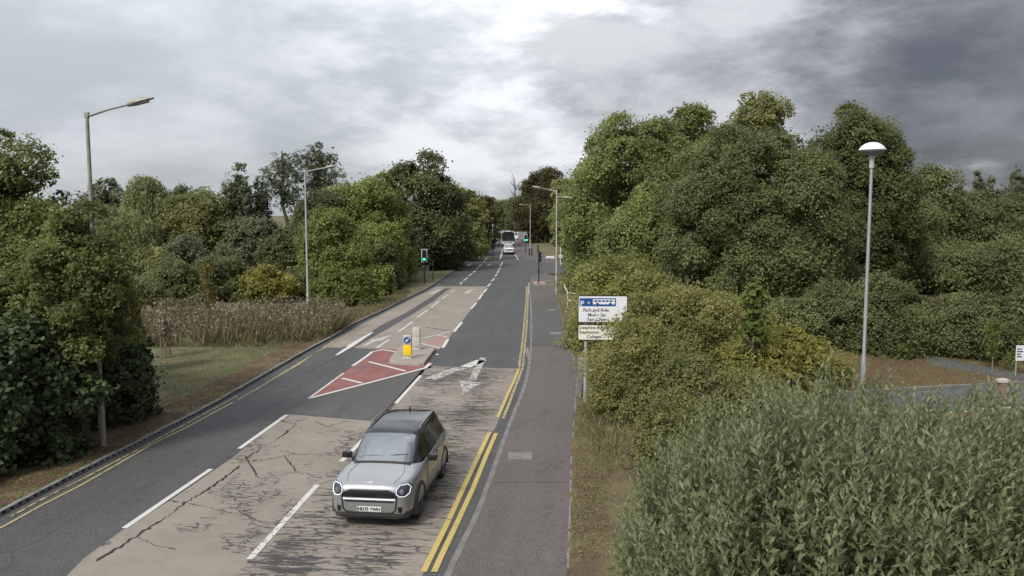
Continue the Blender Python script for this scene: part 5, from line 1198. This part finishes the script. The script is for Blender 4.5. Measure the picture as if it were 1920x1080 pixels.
        # arches and wheels
        for yy in (.85, 3.54):
            bm = bmesh.new(); n = 22; xo = s_*.945; xi = s_*.80; rr_ = []
            for k in range(n+1):
                a = R(-14 + 208*k/n); ca, sa = math.cos(a), math.sin(a)
                rr_.append([bm.verts.new((x, yy+r*ca, .345+r*sa)) for x, r in ((xi, .388), (xo, .388), (xo, .418), (s_*.925, .462), (xi, .462))])
            for q0, q1 in zip(rr_, rr_[1:]):
                for k in range(4): bm.faces.new((q0[k], q0[k+1], q1[k+1], q1[k]))
            build('wheel_arch', bm, MT['clad'], root, True)
            w_ = empty('wheel', (s_*.80, yy, .345)); w_.parent = root
            bm = bmesh.new(); lathe(bm, [(.235, s_*.10), (.30, s_*.112), (.335, s_*.095), (.345, s_*.05), (.345, -s_*.07), (.32, -s_*.11), (.2, -s_*.11)], 30, 'X'); build('tyre', bm, MT['rubber'], w_, True)
            bm = bmesh.new(); lathe(bm, [(.235, s_*.085), (.238, s_*.104), (.215, s_*.104), (.205, s_*.06), (.05, s_*.055)], 30, 'X')
            for k in range(5):
                a = 2*math.pi*k/5; c0_, s0_ = math.cos(a), math.sin(a); q = []
                for r, hw in ((.04, .034), (.215, .022)):
                    for xx in (s_*.07, s_*.10):
                        for e in (-1, 1): q.append(bm.verts.new((xx, r*c0_-e*hw*s0_, r*s0_+e*hw*c0_)))
                for f in ((2, 3, 7, 6), (0, 2, 6, 4), (1, 3, 7, 5), (0, 1, 5, 4)): bm.faces.new([q[i] for i in f])
            build('rim', bm, MT['alloy'], w_, True)
            bm = bmesh.new(); lathe(bm, [(.045, s_*.095), (.04, s_*.112), (.01, s_*.115)], 14, 'X'); build('hub_cap', bm, MT['black'], w_, True)
    # ---- greenhouse
    rows = []
    for y, zr, wr, wb, zb in ((1.10, 1.115, .66, .70, 1.06), (1.36, 1.275, .665, .80, 1.06), (1.70, 1.475, .655, .835, 1.06), (1.96, 1.595, .635, .84, 1.06), (2.25, 1.645, .635, .845, 1.07), (2.75, 1.665, .64, .85, 1.08), (3.40, 1.66, .635, .85, 1.085), (3.92, 1.625, .615, .84, 1.085), (4.10, 1.54, .60, .82, 1.085), (4.24, 1.32, .62, .80, 1.06), (4.33, 1.10, .62, .78, 1.02)):
        rows.append([(0, y, zr), (wr*.55, y, zr-.008), (wr*.86, y, zr-.028), (wr*.98, y, zr-.06), (wr*1.02+(wb-wr)*.08, y, zr-.06-(zr-.06-zb)*.10), (wr+(wb-wr)*.55, y, zb+(zr-.06-zb)*.45), (wb*.985, y, zb+(zr-.06-zb)*.06), (wb, y, zb-.02), (wb*.9, y, zb-.06)])
    Gd, sp_, cp_ = loft(rows, 4, 3); ns, nc = Gd.shape[:2]; parts = {}
    for i in range(ns-1):
        for j in range(nc-1):
            s_, c_ = (sp_[i]+sp_[i+1])/2, (cp_[j]+cp_[j+1])/2
            if .35 < s_ < 2.85 and c_ < 3.0: k = 'windscreen'
            elif 1.3 < s_ < 4.35 and 4.1 < c_ < 6. and (s_ - 1.3) > (6.0-c_)*.75: k = 'front_side_window'
            elif 4.65 < s_ < 6.35 and 4.1 < c_ < 6.: k = 'rear_side_window'
            elif 6.6 < s_ < 7.6 and 4.1 < c_ < 6.: k = 'quarter_window'
            elif 5.0 < s_ < 6.6 and c_ < 2.2: k = 'sunroof'
            else: k = 'roof'
            parts.setdefault(k, []).append((i, j))
    for k, cells in parts.items():
        for side in ((1, -1) if 'window' in k else (0,)):
            Vv, Ff = [], []
            for sg in ((1, -1) if side == 0 else (side,)):
                b0 = len(Vv); Q = Gd.copy(); Q[:, :, 0] *= sg; Vv += [tuple(v) for v in Q.reshape(-1, 3)]
                Ff += [(b0+i*nc+j, b0+i*nc+j+1, b0+(i+1)*nc+j+1, b0+(i+1)*nc+j) for i, j in cells]
            mesh_from(k, Vv, Ff, {'windscreen': MT['screen'], 'roof': MT[roofm], 'sunroof': MT['glass']}.get(k, MT['glass']), root)
    # interior seen through the windscreen
    build('dashboard', box(-.70, .70, 1.42, 1.80, .80, 1.08, .06), MT['clad'], root, True)
    for s_ in (-1, 1):
        seat = empty('seat', (s_*.37, 2.45, .45)); seat.parent = root
        build('backrest', box(-.25, .25, -.08, .10, .1, .72, .06), MT['clad'], seat, True); build('headrest', box(-.13, .13, -.06, .06, .76, .94, .05), MT['clad'], seat, True); build('cushion', box(-.25, .25, -.55, 0, 0, .16, .05), MT['clad'], seat, True)
    bm = bmesh.new(); pts = [(-.37+.18*math.cos(a), 1.86+.07*math.sin(a), 1.03+.165*math.sin(a)) for a in [2*math.pi*k/20 for k in range(21)]]; tube(bm, pts, .016, 6); bx(bm, -.44, -.30, 1.845, 1.875, 1.0, 1.06, .01); build('steering_wheel', bm, MT['rubber'], root, True)
    build('mirror_pod', box(-.12, .12, 2.0, 2.04, 1.47, 1.53, .015), MT['black'], root, True); build('cabin_floor', box(-.78, .78, 1.5, 4.1, .40, .45), MT['clad'], root); build('rear_bench', box(-.66, .66, 3.15, 3.35, .5, 1.2, .06), MT['clad'], root, True)
    # mirrors, rails, wipers, handles, aerial
    for s_ in (-1, 1):
        mr = empty('door_mirror', (s_*.90, 1.72, 1.08)); mr.parent = root
        build('mirror_shell', box(s_*.10-.12, s_*.10+.12, -.07, .07, -.075, .085, .055), MT['blackgloss'], mr, True); build('mirror_arm', box(min(0, -s_*.10), max(0, -s_*.10), -.03, .03, -.09, -.05, .01), MT['black'], mr)
        bm = bmesh.new(); tube(bm, [(s_*.60, 2.2, 1.60), (s_*.615, 2.3, 1.672), (s_*.625, 2.9, 1.685), (s_*.615, 3.7, 1.665), (s_*.59, 3.85, 1.60)], .017, 8); build('roof_rail', bm, MT['signback' if detail else 'whitecar'], root, True)
        for yy in (2.35, 3.25):
            build('door_handle', box(s_*.93-.012, s_*.93+.014, yy+.35, yy+.58, .93, .965, .008), MT[paint], root, True)
        for yy in (1.55, 2.62, 3.42):
            bm = bmesh.new(); zz0 = .36 if yy < 3 else .8; tube(bm, [(s_*(.925 if z < .9 else .905), yy, z) for z in (zz0, .6, .85, 1.0)], .006, 5); build('door_seam', bm, MT['black'], root)
        q = [hit_top(s_*(.50 + .09*math.sin(k/8*3.14)), .14 + .95*k/8, .001) for k in range(9)]; bm = bmesh.new(); tube(bm, q, .005, 5); build('bonnet_seam', bm, MT['black'], root)
    bm = bmesh.new(); tube(bm, [(-.10, 1.27, 1.19), (.25, 1.30, 1.235), (.52, 1.34, 1.245)], .012, 6); tube(bm, [(-.60, 1.26, 1.18), (-.3, 1.275, 1.215), (.0, 1.28, 1.215)], .012, 6); build('wiper', bm, MT['black'], root)
    bm = bmesh.new(); bmesh.ops.create_cone(bm, cap_ends=True, segments=8, radius1=.07, radius2=.015, depth=.10); bmesh.ops.scale(bm, verts=bm.verts, vec=(.45, 1.4, 1)); fa = build('aerial', bm, MT['blackgloss'], root, True); fa.location = (0, 3.78, 1.68)
    build('cowl', box(-.64, .64, 1.06, 1.20, 1.09, 1.125, .012), MT['black'], root)
    bv.free(); root.scale = (.965, .965, .965); return root
A, Bq = G(783, 968, .004), G(829, 890, .004); hv = (Bq - A).normalized(); yaw = -math.atan2(hv.x, hv.y)
rot = Matrix.Rotation(yaw, 3, 'Z'); pos = A - rot @ Vector((.80, .85, 0))
make_car('silver compact SUV with black roof driving toward the camera on the worn lane', pos, yaw, 'silver', 'blackgloss', 'ND75 YWN', True)
A = G(955, 477.5, 0); make_car('white hatchback driving toward the camera in front of the bus', A, R(3), 'whitecar', 'whitecar', '', False)

# bus
g = G(953, 463.5, 0); root = empty('bus', g, R(4), 'white single deck bus with a big dark windscreen behind the white car', 'bus')
bm = bmesh.new(); bx(bm, -1.25, 1.25, 0, 11, .35, 3.0, .18); build('body', bm, MT['bus_paint'], root, True)
bm = bmesh.new(); plate(bm, rrect(-1.19, 1.19, 1.20, 2.74, .18), -.03, -.004); build('windscreen', bm, MT['glass'], root)
bm = bmesh.new(); plate(bm, rrect(-.85, .85, 2.75, 2.96, .05), -.03, -.004); build('destination_panel', bm, MT['ink'], root)
bm = bmesh.new(); plate(bm, rrect(-1.1, 1.1, .40, .62, .05), -.03, -.004); build('bumper', bm, MT['clad'], root)
for s_ in (-1, 1):
    bm = bmesh.new(); lathe(bm, [(.14, -.005), (.12, -.03), (.01, -.04)], 12, 'Y', (s_*.92, 0, .85)); build('headlight', bm, MT['signwhite'], root, True)
    bm = bmesh.new(); tube(bm, [(s_*1.2, .05, 2.6), (s_*1.45, -.25, 2.5)], .03, 6); bx(bm, s_*1.47-.1, s_*1.47+.1, -.3, -.2, 2.05, 2.5, .03); build('mirror', bm, MT['black'], root)
    for k in range(5): build('side_window', box(s_*1.252-.01, s_*1.252+.01, .9+k*1.9, 2.6+k*1.9, 1.3, 2.5, .004), MT['glass'], root)
    for yy in (2.2, 8.2): bm = bmesh.new(); lathe(bm, [(.3, s_*.1), (.48, s_*.1), (.5, 0), (.48, -s_*.15), (.1, -s_*.15)], 20, 'X', (s_*1.15, yy, .5)); build('wheel', bm, MT['rubber'], root, True)
